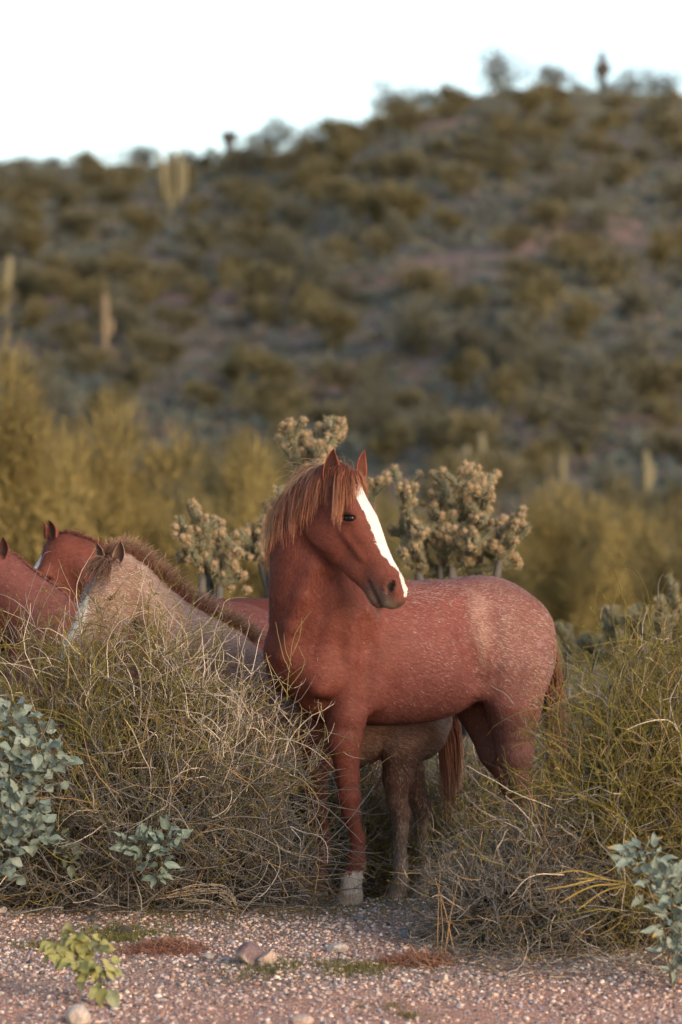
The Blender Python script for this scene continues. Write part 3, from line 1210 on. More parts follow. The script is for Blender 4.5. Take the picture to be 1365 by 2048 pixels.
def sphere(name, r, mat):
    K, M = 14, 20
    q = np.linspace(0, np.pi, K)
    th = np.arange(M) * 2 * np.pi / M
    V = np.stack([np.sin(q)[:, None] * np.cos(th), np.sin(q)[:, None] * np.sin(th), np.repeat(np.cos(q)[:, None], M, 1)], -1).reshape(-1, 3) * r
    i = (np.arange(K - 1)[:, None] * M + np.arange(M)[None])
    j = (np.arange(K - 1)[:, None] * M + np.roll(np.arange(M), -1)[None])
    return mesh_data(name, V, np.stack([i, i + M, j + M, j], -1).reshape(-1, 4), mat, None, True)


def bezier(pts, n):
    """Catmull-Rom through the points, n samples"""
    pts = np.array(pts, float)
    P = np.concatenate([[2 * pts[0] - pts[1]], pts, [2 * pts[-1] - pts[-2]]])
    u = np.linspace(0, len(pts) - 1 - 1e-6, n)
    i = u.astype(int)
    f = (u - i)[:, None]
    a, b, c, d = P[i], P[i + 1], P[i + 2], P[i + 3]
    return .5 * (2 * b + (c - a) * f + (2 * a - 5 * b + 4 * c - d) * f ** 2 + (3 * b - a - 3 * c + d) * f ** 3)


def hang(roots, d0, L, k, rng, F, margin=.008, grav=.35, wob=.12, clump=None):
    """hair leaving the roots along d0 and falling under its weight, kept outside the body"""
    n = len(roots)
    P = np.empty((n, k, 3))
    P[:, 0] = roots
    d = nrm(d0 + rng.normal(size=(n, 3)) * wob)
    st = (L / (k - 1))[:, None]
    for i in range(1, k):
        d = nrm(d + np.array([0, 0, -grav]) + rng.normal(size=(n, 3)) * wob * .35)
        q = P[:, i - 1] + d * st
        q = F.push(q, margin + .012 * rng.random(n), 2)
        d = nrm(lerp(d, nrm(q - P[:, i - 1]), .7))
        P[:, i] = q
    return P

# ------------------------------------------------------------------ the red roan horse that looks round
rng = np.random.default_rng(33)
fr = Frame(655, DH, 31)
B = 28
cb, sb = math.cos(math.radians(B)), math.sin(math.radians(B))
HA = np.array([.312 * cb, -.312 * sb, -.545])
HT_ = np.array([-sb, -cb, 0])
hd = Head(px(697, 938, 16.40), HA, HT_, 1.02)
FD = Field((-.62, 15.95, -.12), (1.08, 17.75, 2.1), .0058)
torso(FD, fr, [
    leg_front(.125, kn=(.035, .455), ft=(.075, .17), hf=(.045, .0), el=(.03, .86)),
    leg_front(-.125, kn=(.02, .455), ft=(.05, .17), hf=(.02, .0), el=(.05, .86)),
    leg_hind(.115, st=(.82, .85), hk=(.945, .42), ft=(.97, .11), hf=(.92, -.075)),
    leg_hind(-.115, st=(.84, .85), hk=(1.05, .42), ft=(1.06, .11), hf=(1.02, -.075))])
# neck: spine points given where they show in the photograph
npts = [fr.W(.02, 0, 1.12), px(622, 1215, 16.70), px(607, 1130, 16.63), px(617, 1050, 16.58), px(655, 985, 16.52)]
nrad = [.20, .165, .128, .108, .088]
nb_ = bezier(npts, 9)
nr_ = np.interp(np.linspace(0, 4, 9), range(5), nrad)
for i in range(8):
    FD.cap(nb_[i], nb_[i + 1], nr_[i], nr_[i + 1], .05)
FD.cap(fr.W(-.10, .02, 1.12), px(632, 1130, 16.56), .13, .085, .06)      # front of the neck
FD.cap(px(700, 1230, 16.66), px(650, 1120, 16.58), .11, .08, .07)
FD.cap(px(640, 1065, 16.56), px(680, 1005, 16.47), .07, .07, .04)   # throat
hd.build(FD)


def on_body(u, v, sink):
    """point just under the hide where a pixel ray first meets the horse"""
    d = np.arange(15.95, 17.7, .004)
    P = np.stack([(u - 682.5) * d / FPX, d, CAMH + (YH - v) * d / FPX], -1)
    i = np.nonzero(FD.sample(P) < 0)[0]
    return px(u, v, d[i[0]] + sink)


# muscle relief on the seen side: (pixel path, radius, how far it stands proud, hollow?)
for path, rad, proud, hollow in [
        ([(628, 1130), (606, 1190), (586, 1250), (570, 1310)], .034, .012, False),
        ([(668, 1190), (662, 1250), (650, 1310), (640, 1370)], .045, .009, False),
        ([(690, 1235), (700, 1310), (700, 1390), (692, 1430)], .055, .012, False),
        ([(740, 1250), (742, 1300), (737, 1350), (730, 1400)], .040, .003, True),
        ([(926, 1215), (942, 1265), (955, 1320), (962, 1365)], .050, .006, True),
        ([(1000, 1250), (1010, 1330), (1005, 1400)], .06, .008, False),
        ]:
    pts = [on_body(u, v, (-rad + proud) if hollow else (rad - proud)) for u, v in path]
    for i in range(len(pts) - 1):
        FD.cap(pts[i], pts[i + 1], rad, rad, .05 if hollow else .03, sub=hollow)
V, F = FD.surface()
s_, t_, z_ = fr.inv(V)
a_, v_, l_ = hd.inv(V)
U_ = 682.5 + V[:, 0] / V[:, 1] * FPX
Y_ = YH - (V[:, 2] - CAMH) / V[:, 1] * FPX
nz = fbm(s_ * 1.0 + t_, z_, 14, 3, N1)
nz2 = fbm(s_ + t_ * 1.3, z_ + t_, 40, 2, N2)
red = np.array([.185, .053, .038])
c = np.tile(red, (len(V), 1))
pale = np.full(len(V), .02)
ribs = sstep(.08, .32, s_ + .12 * nz)
c = lerp(c, np.array([.205, .062, .051]), ribs[:, None])
pale = lerp(pale, .14, ribs)
up = sstep(1.22, 1.36, z_)
pale = np.maximum(pale, .40 * ribs * up)
cr = sstep(.58, .78, s_ + .1 * nz) * sstep(.78, 1.0, z_)
c = lerp(c, np.array([.215, .085, .070]), cr[:, None])
pale = lerp(pale, .26 + .6 * nz, cr)
hl = sstep(.5, .6, s_) * sstep(.92, .66, z_)
c = lerp(c, np.array([.19, .08, .066]), hl[:, None])
pale = lerp(pale, .10, hl)
fl = sstep(.4, .25, s_) * sstep(.75, .55, z_)
c = lerp(c, np.array([.165, .044, .030]), fl[:, None])
pale = lerp(pale, .03, fl)
# pale whorl on the flank (seen side)
wx = np.interp(Y_, [1170, 1190, 1230, 1280, 1335, 1350], [925, 935, 935, 947, 962, 964])
wwid = np.interp(Y_, [1165, 1180, 1205, 1240, 1290, 1340, 1352], [0, 16, 44, 40, 24, 8, 0])
wh = np.where(t_ > 0, sstep(1.0, .2, np.abs(U_ - wx - wwid * .4) / np.maximum(wwid, 1)) * (wwid > 1), 0)
wh = wh * sstep(-8, 6, U_ - wx + 14 * nz2) * (.75 + 1.2 * nz)
wh = np.clip(wh, 0, 1)
c = lerp(c, np.array([.38, .21, .16]), (wh * .5)[:, None])
pale = lerp(pale, .48, wh)
# white sock on the near fore pastern, pale legs below the hind hocks
sock = sstep(.150, .135, z_ + .06 * nz2 - .35 * (s_ - .07)) * (s_ < .5) * (t_ > 0)
c = lerp(c, np.array([.56, .47, .40]), sock[:, None])
# head
onhead = (a_ > -.05) & (a_ < .68) & (np.abs(l_) < .13) & (v_ > -.08) & (v_ < .30) & (V[:, 1] < 16.62)
hm = onhead.astype(float)
c = lerp(c, np.array([.175, .050, .034]), hm[:, None])
edge = .012 * nz2
bl = np.interp(a_, [.055, .075, .11, .2, .3, .4, .46, .5], [-.03, .028, .046, .052, .045, .035, .022, .0]) + edge
blr = np.interp(a_, [.055, .08, .12, .2, .3, .4, .46, .5], [.0, -.03, -.045, -.05, -.045, -.035, -.02, .0]) + edge
blaze = hm * (l_ < bl) * (l_ > blr) * (v_ < .06)
snip = hm * (a_ > .50) * (a_ < .60) * (np.abs(l_ + .012) < .020 + edge) * (v_ < .10)
mz = hm * sstep(.44, .53, a_) * sstep(.07, .12, v_ + .4 * (a_ - .5))
mz = np.maximum(mz, hm * sstep(.03, .015, np.hypot(a_ - .545, v_ - .05)) * .8)
c = lerp(c, np.array([.13, .085, .065]), (mz * .8)[:, None])
lip = hm * sstep(.565, .60, a_) * sstep(.07, .10, v_)
c = lerp(c, np.array([.36, .27, .20]), (lip * .75)[:, None])
c = lerp(c, np.array([.78, .74, .70]), np.maximum(blaze, snip * .9)[:, None])
ml = hm * sstep(.012, .006, np.abs(v_ - np.interp(a_, [.475, .6], [.128, .140]))) * (a_ > .465) * (np.abs(l_) > .015)
nsd = hm * sstep(.022, .014, np.hypot((a_ - .545) * .8 , v_ - .05)) * (np.abs(l_) < .056)
c = lerp(c, np.array([.03, .02, .018]), np.maximum(ml * .6, nsd * .9)[:, None])
ey = hm * sstep(.034, .02, np.hypot((a_ - .205), (v_ - .063)))
c = lerp(c, np.array([.06, .03, .022]), (ey * .8)[:, None])
pale = np.where(hm > 0, .01 + .06 * sstep(.25, .4, a_) * sstep(.0, .05, np.abs(l_)), pale)
pale = np.where(blaze + snip > 0, .5, pale)
# scattered pale flecks
fleck = sstep(.30, .38, fbm(s_ * 1.0 + t_ * .7, z_, 22, 2, N3)) * (1 - hm) * (z_ > .5)
pale = np.maximum(pale, fleck * .5 * sstep(-.1, .3, s_))
c = c * (1 + .12 * nz[:, None])

horse = thing('horse', 'red roan horse with a white blaze looking back over its shoulder', 'horse', (0, 0, 0), 'horses')
obj('body', mesh_data('horse_body', V, F, M_COAT, c * .85, True), horse)


def main_dir(P):
    s, t, z = fr.inv(P)
    a, v, l = hd.inv(P)
    D = fr.r * 1.0 + np.array([0, 0, -.45])
    D = np.tile(D, (len(P), 1))
    low = sstep(.85, .7, z)[:, None]
    D = lerp(D, np.array([0, 0, -1.]), low)
    nk = (sstep(1.22, 1.4, z) * sstep(.12, -.02, s))[:, None]
    D = lerp(D, np.array([.1, .2, -1.]), nk)
    h = (a > -.03) & (np.abs(l) < .13) & (v > -.08) & (v < .3) & (P[:, 1] < 16.62)
    D[h] = -hd.A + .7 * hd.V * np.sign(.5)
    return nrm(D)


Lf = np.where(onhead, .009, np.where((z_ < .7), .013, .019))
Lf = np.where(sock > .3, .028, Lf)
fur('coat', V, F, c, main_dir, 260000, Lf, .0028, rng, np.clip(pale, 0, 1), horse)
# eyes
for g in (-1, 1):
    e = obj('eye', sphere('eye', .029, M_EYE), horse, hd.W(.205, .063, g * .066))
# hooves
for p in (fr.W(.04, .125, 0), fr.W(.015, -.125, 0), fr.W(.91, .115, -.07), fr.W(1.01, -.115, -.07)):
    K, M = 4, 16
    th = np.arange(M) * 2 * np.pi / M
    rr = np.array([.062, .058, .05, .04])
    zz = np.array([-.012, .01, .035, .05])
    X = -np.outer(rr * 1.1, np.cos(th)) * 1.0 - .008 + (zz[:, None] * .25)
    Yv = np.outer(rr * .95, np.sin(th))
    W_ = p + X[..., None] * fr.r + Yv[..., None] * fr.n + zz[:, None, None] * np.array([0, 0, 1.])
    i = (np.arange(K - 1)[:, None] * M + np.arange(M)[None])
    j = (np.arange(K - 1)[:, None] * M + np.roll(np.arange(M), -1)[None])
    FF = np.stack([i, j, j + M, i + M], -1).reshape(-1, 4)
    obj('hoof', mesh_data('hoof', W_.reshape(-1, 3), FF, M_STONE, np.tile([.30, .22, .17], (K * M, 1)), True), horse)
# ears
put_ear(horse, px(661, 974, 16.37), px(669, 897, 16.33), (.45, -1, .1), .082, (.04, .015, .012), (.21, .058, .038), .75, -.04)
put_ear(horse, px(722, 962, 16.46), px(730, 899, 16.44), (.9, -.75, 0), .070, (.10, .035, .024), (.25, .065, .04), .8, .06)

# forelock and mane fall in locks: strands gathered round guide hairs
def locks(guides, per, spread, rng):
    m, k, _ = guides.shape
    off = rng.normal(size=(m, per, 1, 3)) * spread
    q = np.linspace(0, 1, k)[None, None, :, None]
    P = guides[:, None] + off * (1 - .55 * q) + np.cumsum(rng.normal(size=(m, per, k, 3)) * .0016, 2)
    t = (.75 + .3 * rng.random((m, per, 1, 1)))
    P = P[:, :, :1] + (P - P[:, :, :1]) * t
    P = P.reshape(m * per, k, 3)
    sh = P.shape
    return FD.push(P.reshape(-1, 3), .003, 2).reshape(sh)


n = 62
u = rng.random(n)
root = np.array([hd.W(-.02 + .05 * q, .0 + .012 * w, .055 - .10 * q2) for q, w, q2 in zip(rng.random(n), rng.random(n), u)])
lat = np.where(u < .75, 2.1 - 1.5 * u, -.75)
d0 = hd.A * .6 + hd.T * lat[:, None] - hd.V * .3
P = hang(root, d0, np.where(u < .75, .25 - .2 * u + .05 * rng.random(n), .09 + .07 * rng.random(n)), 10, rng, FD, .006, .30, .10)
P = locks(P, 12, .006, rng)
strands('forelock', P, .0014, (.16, .043, .027), np.array([.44, .19, .10]) * np.ones((len(P), 1)), horse, rng)
# mane: root line along the crest
crest = bezier([px(690, 945, 16.46), px(655, 950, 16.50), px(622, 968, 16.56), px(596, 1003, 16.62), px(580, 1060, 16.68), px(572, 1110, 16.72), px(585, 1160, 16.80)], 60)
n = 190
ci = rng.random(n) ** 1.05 * 46
crs = crest[ci.astype(int)] * (1 - ci % 1)[:, None] + crest[ci.astype(int) + 1] * (ci % 1)[:, None]
crs = crs + rng.normal(size=(n, 3)) * .010
crs = FD.push(crs, .004, 4)
near = rng.random(n) < .66
d0 = np.where(near[:, None], np.array([-.2, -.85, .22]), np.array([-.7, -.1, .25]))
Lm = np.interp(ci, [0, 8, 20, 35, 46], [.20, .30, .33, .26, .14]) * (.55 + .6 * rng.random(n))
P = hang(crs, d0, Lm, 11, rng, FD, .008, .42, .15)
tipc = np.where(near[:, None], np.array([.42, .17, .095]), np.array([.58, .36, .22]))
tipc = np.repeat(tipc, 13, 0)
P = locks(P, 13, .007, rng)
strands('mane', P, .0014, (.19, .053, .033), tipc, horse, rng)
# loose flyaway hairs along the crest
n = 260
ci = rng.random(n) * 46
crs = FD.push(crest[ci.astype(int)] + rng.normal(size=(n, 3)) * .012, .004, 4)
P = hang(crs, np.tile(np.array([-.7, -.1, .6]), (n, 1)), .06 + .14 * rng.random(n), 9, rng, FD, .01, .25, .35)
strands('flyaway_hair', P, .0009, (.36, .17, .10), (.62, .44, .30), horse, rng)
# tail
n = 900
dock = fr.W(1.085, 0, 1.25)
q = rng.random(n)
root = dock + np.outer(q, np.array([0.03, .015, -.22])) + rng.normal(size=(n, 3)) * .02
P = hang(root, np.tile(fr.r * .55 - np.array([0, 0, .4]), (n, 1)), .35 + .35 * rng.random(n), 10, rng, FD, .006, .6, .06)
strands('tail', P, .0022, (.17, .05, .034), np.array([.30, .13, .085]) * np.ones((n, 1)), horse, rng)
# whiskers
n = 26
root = np.array([hd.W(.52 + .07 * q, .15 + .02 * w, .03 * w2) for q, w, w2 in zip(rng.random(n), rng.random(n), rng.normal(size=n))])
P = hang(root, np.tile(hd.A * .6 + hd.V * .5, (n, 1)), .03 + .05 * rng.random(n), 5, rng, FD, .001, .1, .2)
strands('whiskers', P, .0006, (.1, .08, .06), (.3, .26, .2), horse, rng)

# ------------------------------------------------------------------ the rest of the herd
def herd_horse(label, fr, legs, neck, nrad, hd, lo, hi, res, colf, nfur, Lf, seed, ears, mane, tail=None, earcol=((.07, .03, .022), (.2, .06, .04)), detail=True, eyes=True, forelock=False):
    r = np.random.default_rng(seed)
    Fd = Field(lo, hi, res)
    torso(Fd, fr, legs)
    nb = bezier(neck, 9)
    rr = np.interp(np.linspace(0, len(nrad) - 1, 9), range(len(nrad)), nrad)
    for i in range(8):
        Fd.cap(nb[i], nb[i + 1], rr[i], rr[i + 1], .05)
    Fd.cap(fr.W(-.10, 0, 1.0), nb[4] - np.array([0, 0, .03]), .13 * fr.s, .09 * fr.s, .06)
    hd.build(Fd, detail)
    V, F = Fd.surface()
    c, pale = colf(V, fr, hd)
    h = thing('horse', label, 'horse', (0, 0, 0), 'horses')
    obj('body', mesh_data('horse_body', V, F, M_COAT, c * .88, True), h)

    def df(P):
        s, t, z = fr.inv(P)
        D = np.tile(fr.r + np.array([0, 0, -.45]), (len(P), 1))
        return nrm(lerp(D, np.array([0, 0, -1.]), sstep(.85, .7, z)[:, None]))
    fur('coat', V, F, c, df, nfur, Lf, .004, r, pale, h, lift=.3)
    if eyes:
        for g in (-1, 1):
            obj('eye', sphere('eye', .029 * hd.s, M_EYE), h, hd.W(.205, .063, g * .066))
    for (b, t, od, w) in ears:
        put_ear(h, b, t, od, w, earcol[0], earcol[1], .8, 0)
    pts, n, d0, L, grav, cr, ct = mane
    cu = bezier(pts, 60)
    ci = r.random(n) * 58
    root = cu[ci.astype(int)] * (1 - ci % 1)[:, None] + cu[ci.astype(int) + 1] * (ci % 1)[:, None] + r.normal(size=(n, 3)) * .014
    root = Fd.push(root, .003, 4)
    P = hang(root, np.tile(np.array(d0, float), (n, 1)), L * (.5 + .7 * r.random(n)), 8, r, Fd, .006, grav, .22)
    strands('mane', P, .002, cr, np.array(ct) * np.ones((n, 1)), h, r)
    if forelock:
        n = 260
        root = np.array([hd.W(-.02 + .05 * q, .0, .05 - .1 * w) for q, w in zip(r.random(n), r.random(n))])
        P = hang(root, np.tile(hd.A * .6 - hd.V * .4, (n, 1)) + r.normal(size=(n, 3)) * .3, .06 + .09 * r.random(n), 8, r, Fd, .006, .25, .15)
        strands('forelock', P, .002, (.10, .05, .035), (.22, .12, .08), h, r)
    if tail is not None:
        root0, n, L, cr, ct = tail
        q = r.random(n)
        root = root0 + np.outer(q, np.array([.02, 0, -.16])) + r.normal(size=(n, 3)) * .016
        P = hang(root, np.tile(fr.r * .3 - np.array([0, 0, .5]), (n, 1)), L * (.6 + .5 * r.random(n)), 9, r, Fd, .006, .6, .06)
        mixc = np.where(r.random((n, 1)) < .4, np.array([.42, .28, .18]), np.array(ct))
        strands('tail', P, .0022, cr, mixc, h, r)
    return h


def foal_col(V, fr, hd):
    s, t, z = fr.inv(V)
    a, v, l = hd.inv(V)
    n = fbm(s + t, z, 12, 3, N1)
    c = np.tile([.38, .205, .155], (len(V), 1))
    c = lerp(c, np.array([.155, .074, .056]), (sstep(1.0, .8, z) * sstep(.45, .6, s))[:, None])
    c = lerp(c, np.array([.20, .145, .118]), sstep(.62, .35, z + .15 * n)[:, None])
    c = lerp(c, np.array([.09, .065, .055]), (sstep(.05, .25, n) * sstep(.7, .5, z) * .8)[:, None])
    nk = sstep(-.05, -.3, s)
    c = lerp(c, np.array([.40, .255, .205]), nk[:, None])
    hm = (a > -.03) & (a < .7) & (np.abs(l) < .13) & (v < .3) & (v > -.08)
    c[hm] = np.array([.27, .16, .12])
    bl = hm & (np.abs(l) < np.interp(a, [.24, .29, .38, .5], [.0, .03, .034, .03])) & (v < .06)
    c[bl] = np.array([.62, .58, .53])
    pale = .25 + .2 * sstep(.7, 1.0, z)
    return c * (1 + .3 * n[:, None]), np.where(bl, .5, pale)


ffr = Frame(522, 17.5, 18, .80, -.078)
fhd = Head(px(216, 1120, 17.08), (-.24, -.26, -.5), (.72, -.69, 0), .84)
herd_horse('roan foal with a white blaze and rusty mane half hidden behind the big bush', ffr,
           [leg_front(.125), leg_front(-.125, kn=(-.08, .45), ft=(-.06, .17), hf=(-.1, 0)),
            leg_hind(.115, st=(.74, .92), hk=(.78, .53), ft=(.80, .13), hf=(.765, 0)),
            leg_hind(-.115, st=(.84, .92), hk=(.99, .53), ft=(1.02, .13), hf=(.985, 0))],
           [ffr.W(.02, 0, 1.12), px(440, 1322, 17.42), px(350, 1262, 17.32), px(280, 1192, 17.20), px(238, 1142, 17.14)], [.17, .15, .125, .10, .085], fhd,
           (-1.40, 16.55, -.12), (.60, 18.15, 1.65), .0085, foal_col, 90000, .022, 41,
           [(fhd.W(.01, .02, -.06), fhd.W(.01, .02, -.075) + np.array([-.015, -.02, .095]), (-.7, -.7, 0), .06), (fhd.W(.01, .02, .06), fhd.W(.01, .02, .07) + np.array([.01, -.02, .10]), (-.4, -.9, 0), .062)],
           ([px(212, 1108, 17.12), px(262, 1112, 17.16), px(320, 1155, 17.24), px(390, 1212, 17.33), px(450, 1258, 17.40), px(505, 1296, 17.46)], 1500, (.35, -.25, .8), .085, .12, (.22, .09, .055), (.46, .29, .20)),
           (ffr.W(1.05, 0, 1.22), 500, .42, (.20, .06, .04), (.25, .075, .05)), earcol=((.10, .055, .04), (.30, .18, .14)), forelock=True)


def sorrel_col(V, fr, hd):
    s, t, z = fr.inv(V)
    a, v, l = hd.inv(V)
    n = fbm(s + t, z, 8, 3, N2)
    c = np.tile([.15, .042, .028], (len(V), 1)) * (1 + .3 * n[:, None])
    hm = (a > -.03) & (a < .7) & (np.abs(l) < .13) & (v < .3) & (v > -.08)
    bl = hm & (np.abs(l) < np.interp(a, [.1, .16, .3, .5], [.0, .035, .03, .03])) & (v < .06)
    c[bl] = np.array([.7, .66, .62])
    return c, np.where(bl, .4, .02)


sfr = Frame(345, 18.95, 4, 1.02, -.085)
shd = Head(px(112, 1080, 18.85), (-.34, -.12, -.48), (.33, -.94, 0), .98)
herd_horse('dark sorrel horse standing behind the foal, its back showing over the foal', sfr,
           [leg_front(.125), leg_front(-.125), leg_hind(.115), leg_hind(-.115)],
           [sfr.W(.02, 0, 1.14), px(285, 1205, 18.92), px(215, 1168, 18.90), px(165, 1134, 18.88), px(128, 1106, 18.86)], [.21, .17, .14, .115, .092], shd,
           (-2.0, 18.1, -.15), (.75, 19.6, 1.85), .0115, sorrel_col, 50000, .018, 42,
           [(px(92, 1078, 18.84), px(84, 1042, 18.83), (-.9, -.2, .1), .07), (px(108, 1076, 18.78), px(97, 1040, 18.77), (-.8, -.6, .1), .07)],
           ([px(112, 1080, 18.86), px(150, 1085, 18.88), px(195, 1105, 18.9), px(250, 1132, 18.92), px(310, 1140, 18.95)], 700, (.1, .6, .3), .12, .5, (.15, .04, .025), (.22, .065, .04)),
           (sfr.W(1.07, 0, 1.25), 400, .6, (.15, .045, .03), (.2, .07, .045)))


def bay_col(V, fr, hd):
    s, t, z = fr.inv(V)
    n = fbm(s + t, z, 10, 3, N3)
    c = np.tile([.19, .062, .048], (len(V), 1)) * (1 + .3 * n[:, None])
    return c, np.full(len(V), .12)


lfr = Frame(128, 18.28, -2, .985, -.083)
lhd = Head(px(-16, 1116, 18.22), (-.30, -.15, -.5), (.45, -.9, 0), .97)
herd_horse('light red horse behind the big bush with only neck and one ear showing', lfr,
           [leg_front(.125), leg_front(-.125), leg_hind(.115), leg_hind(-.115)],
           [lfr.W(.02, 0, 1.12), px(80, 1245, 18.27), px(42, 1206, 18.25), px(12, 1168, 18.24), px(-8, 1140, 18.23)], [.20, .165, .135, .11, .09], lhd,
           (-2.1, 17.6, -.15), (.0, 18.75, 1.8), .0115, bay_col, 45000, .018, 43,
           [(px(4, 1116, 18.15), px(6, 1074, 18.14), (-.5, -.9, 0), .07), (px(-22, 1114, 18.25), px(-26, 1074, 18.25), (-.9, -.4, 0), .07)],
           ([px(-12, 1118, 18.26), px(20, 1135, 18.27), px(55, 1160, 18.28), px(100, 1195, 18.3)], 500, (.1, .6, .2), .10, .5, (.2, .06, .04), (.3, .12, .08)),
           (lfr.W(1.07, 0, 1.25), 300, .6, (.18, .06, .04), (.22, .09, .06)))

# ------------------------------------------------------------------ brush in front of the horses
def rgbmix(pal, prob, n, r):
    pal = np.array(pal, float)
    prob = np.asarray(prob, float)
    if prob.ndim == 1:
        k = r.choice(len(pal), n, p=prob / prob.sum())
    else:
        cs = np.cumsum(prob / prob.sum(1, keepdims=True), 1)
        k = (r.random((n, 1)) > cs).sum(1).clip(0, len(pal) - 1)
    return pal[k] * (.7 + .6 * r.random((n, 1))), k


PAL = [(.52, .42, .33), (.13, .115, .102), (.175, .145, .04), (.32, .20, .10), (.22, .195, .17)]   # bleached, dull grey, olive, tan, mid grey


def brush(label, name, base, rx, ry, h, n1, n2, n3, probf, seed, droop=.25, spread=.5, leaves=0, leafcol=(.17, .15, .04), rad=1.0, top=None, avoid=None, prickle=0.0, group=None, lfmin=.1, curl=1.0, messy=0):
    """wide twiggy shrub: stems rise from a spread base and arch to a dome, with branchlets and fine tips"""
    r = np.random.default_rng(seed)
    b = np.array(base, float)
    t = thing(name, label, 'shrub', b, group)
    # dome shell points
    th = r.random(n1) * 2 * np.pi
    el = np.arcsin(r.random(n1) ** .8)
    rr = .55 + .45 * r.random(n1) ** .5
    sh = np.stack([np.cos(th) * np.cos(el) * rx, np.sin(th) * np.cos(el) * ry, np.sin(el) * h], -1) * rr[:, None]
    if top is not None:
        lim = np.interp(b[0] + sh[:, 0], top[0], top[1]) - b[2]
        sh[:, 2] = np.minimum(sh[:, 2], lim * (.75 + .25 * r.random(n1) + .12 * (r.random(n1) < .12)))
    st = np.stack([sh[:, 0] * spread, sh[:, 1] * .25, np.zeros(n1)], -1) + r.normal(size=(n1, 3)) * np.array([.05, .04, 0])
    mid = st * .6 + sh * .4 + np.array([0, 0, 1.]) * (np.abs(sh[:, 2]) * .18 + droop * .2)[:, None]
    K = 9
    q = np.linspace(0, 1, K)[None, :, None]
    P = (1 - q) ** 2 * st[:, None] + 2 * q * (1 - q) * mid[:, None] + q ** 2 * sh[:, None]
    P = P + np.cumsum(r.normal(size=(n1, K, 3)) * .019 * curl, 1)

    def fin(P):
        W = P + b
        if avoid is not None:
            shp = W.shape
            W = avoid.push(W.reshape(-1, 3), .012, 3).reshape(shp)
        gz = ground_z(W[..., 0], W[..., 1])
        W[..., 2] = np.maximum(W[..., 2], gz + .004)
        return W - b
    P = fin(P)

    def emit(nm, P, r0, r1):
        n, k, _ = P.shape
        C, kind = rgbmix(PAL, probf(P[:, k // 2] + b), n, r)
        R = np.linspace(r0, r1, k)[None] * (.7 + .6 * r.random((n, 1))) * rad
        V, F = tubes(P, R, 3)
        return V, F, tube_cols(C, k), kind
    g1 = Geo()
    V, F, C, kd = emit('stem', P, .0042, .0013)
    g1.add(V, F, C * .8)
    if messy:
        # long loose twigs lying every way through the lower half
        a = r.random((messy, 3)) * 2 - 1
        p = np.stack([a[:, 0] * rx * .9, a[:, 1] * ry * .9 - .05, r.random(messy) ** 1.6 * h * .5], -1)
        if top is not None:
            p = p[p[:, 2] < np.interp(b[0] + p[:, 0], top[0], top[1]) - b[2] - .15]
            messy = len(p)
        P0 = fin(branch_polyline(p, nrm(r.normal(size=(messy, 3)) * np.array([1, .7, .35])), .15 + .35 * r.random(messy), 9, r, .2))
        C, _ = rgbmix(PAL, [.16, 1.2, .1, .45, .8], messy, r)
        V, F = tubes(P0, np.linspace(.0026, .001, 9)[None] * (.6 + .7 * r.random((messy, 1))), 3)
        g1.add(V, F, tube_cols(C, 9))
    obj('stems', g1.build(name + '_stems', M_TWIG, True), t, kind='stuff')
    # branchlets
    i = r.integers(0, n1, n2)
    k = r.integers(2, K, n2)
    p0 = P[i, k] + (P[i, np.minimum(k + 1, K - 1)] - P[i, k]) * r.random((n2, 1))
    tang = nrm(P[i, k] - P[i, k - 1])
    d0 = nrm(tang * .9 + r.normal(size=(n2, 3)) * .65 + np.array([0, 0, .25]))
    P2 = fin(branch_polyline(p0, d0, (.10 + .26 * r.random(n2)) * (h ** .5), 7, r, .26 * curl, .02 - droop * .1))
    g2 = Geo()
    V, F, C, kd2 = emit('twig', P2, .0024, .0009)
    g2.add(V, F, C)
    # fine tips
    i3 = r.integers(0, n2, n3)
    k3 = r.integers(2, 7, n3)
    d0 = nrm(nrm(P2[i3, k3] - P2[i3, k3 - 1]) + r.normal(size=(n3, 3)) * .6 + np.array([0, 0, .2]))
    P3 = fin(branch_polyline(P2[i3, k3], d0, .03 + .11 * r.random(n3), 5, r, .28 * curl))
    V, F, C, kd3 = emit('tip', P3, .0014, .0006)
    g2.add(V, F, C)
    obj('twigs', g2.build(name + '_twigs', M_TWIG, True), t, kind='stuff')
    if leaves:
        cand = np.concatenate([P3[kd3 == 2][:, 1:].reshape(-1, 3), P2[kd2 == 2][:, 3:].reshape(-1, 3)])
        cand = cand[cand[:, 2] > lfmin]
        p = cand[r.integers(0, len(cand), leaves)] + r.normal(size=(leaves, 3)) * .004
        V, F, C = leaf_tris(p, nrm(r.normal(size=(leaves, 3)) + np.array([0, 0, .8])), .010 + .014 * r.random(leaves), .003 + .002 * r.random(leaves),
                            np.array(leafcol) * (.6 + .8 * r.random((leaves, 1))), r)
        obj('leaves', mesh_data(name + '_leaves', V, F, M_FOL, C), t, kind='stuff')
    return t


def wx_(u, d):
    return (u - 682.5) * d / FPX


def zpx(y, d):
    return CAMH + (YH - y) * d / FPX


def pixof(W):
    return 682.5 + W[:, 0] / W[:, 1] * FPX, YH - (W[:, 2] - CAMH) / W[:, 1] * FPX


def prob_left(W):
    u, v = pixof(W)
    dead = 1.3 * sstep(230, 460, u) * sstep(1600, 1380, v) + .4 * sstep(1500, 1250, v)
    low = sstep(1450, 1650, v)
    green = (.9 - .6 * sstep(250, 480, u)) * sstep(1700, 1350, v) + .15
    return np.stack([.15 + 1.3 * dead, .25 + 1.6 * low, .25 + 1.3 * green, .35 + 0 * u, .35 + .5 * low], -1)


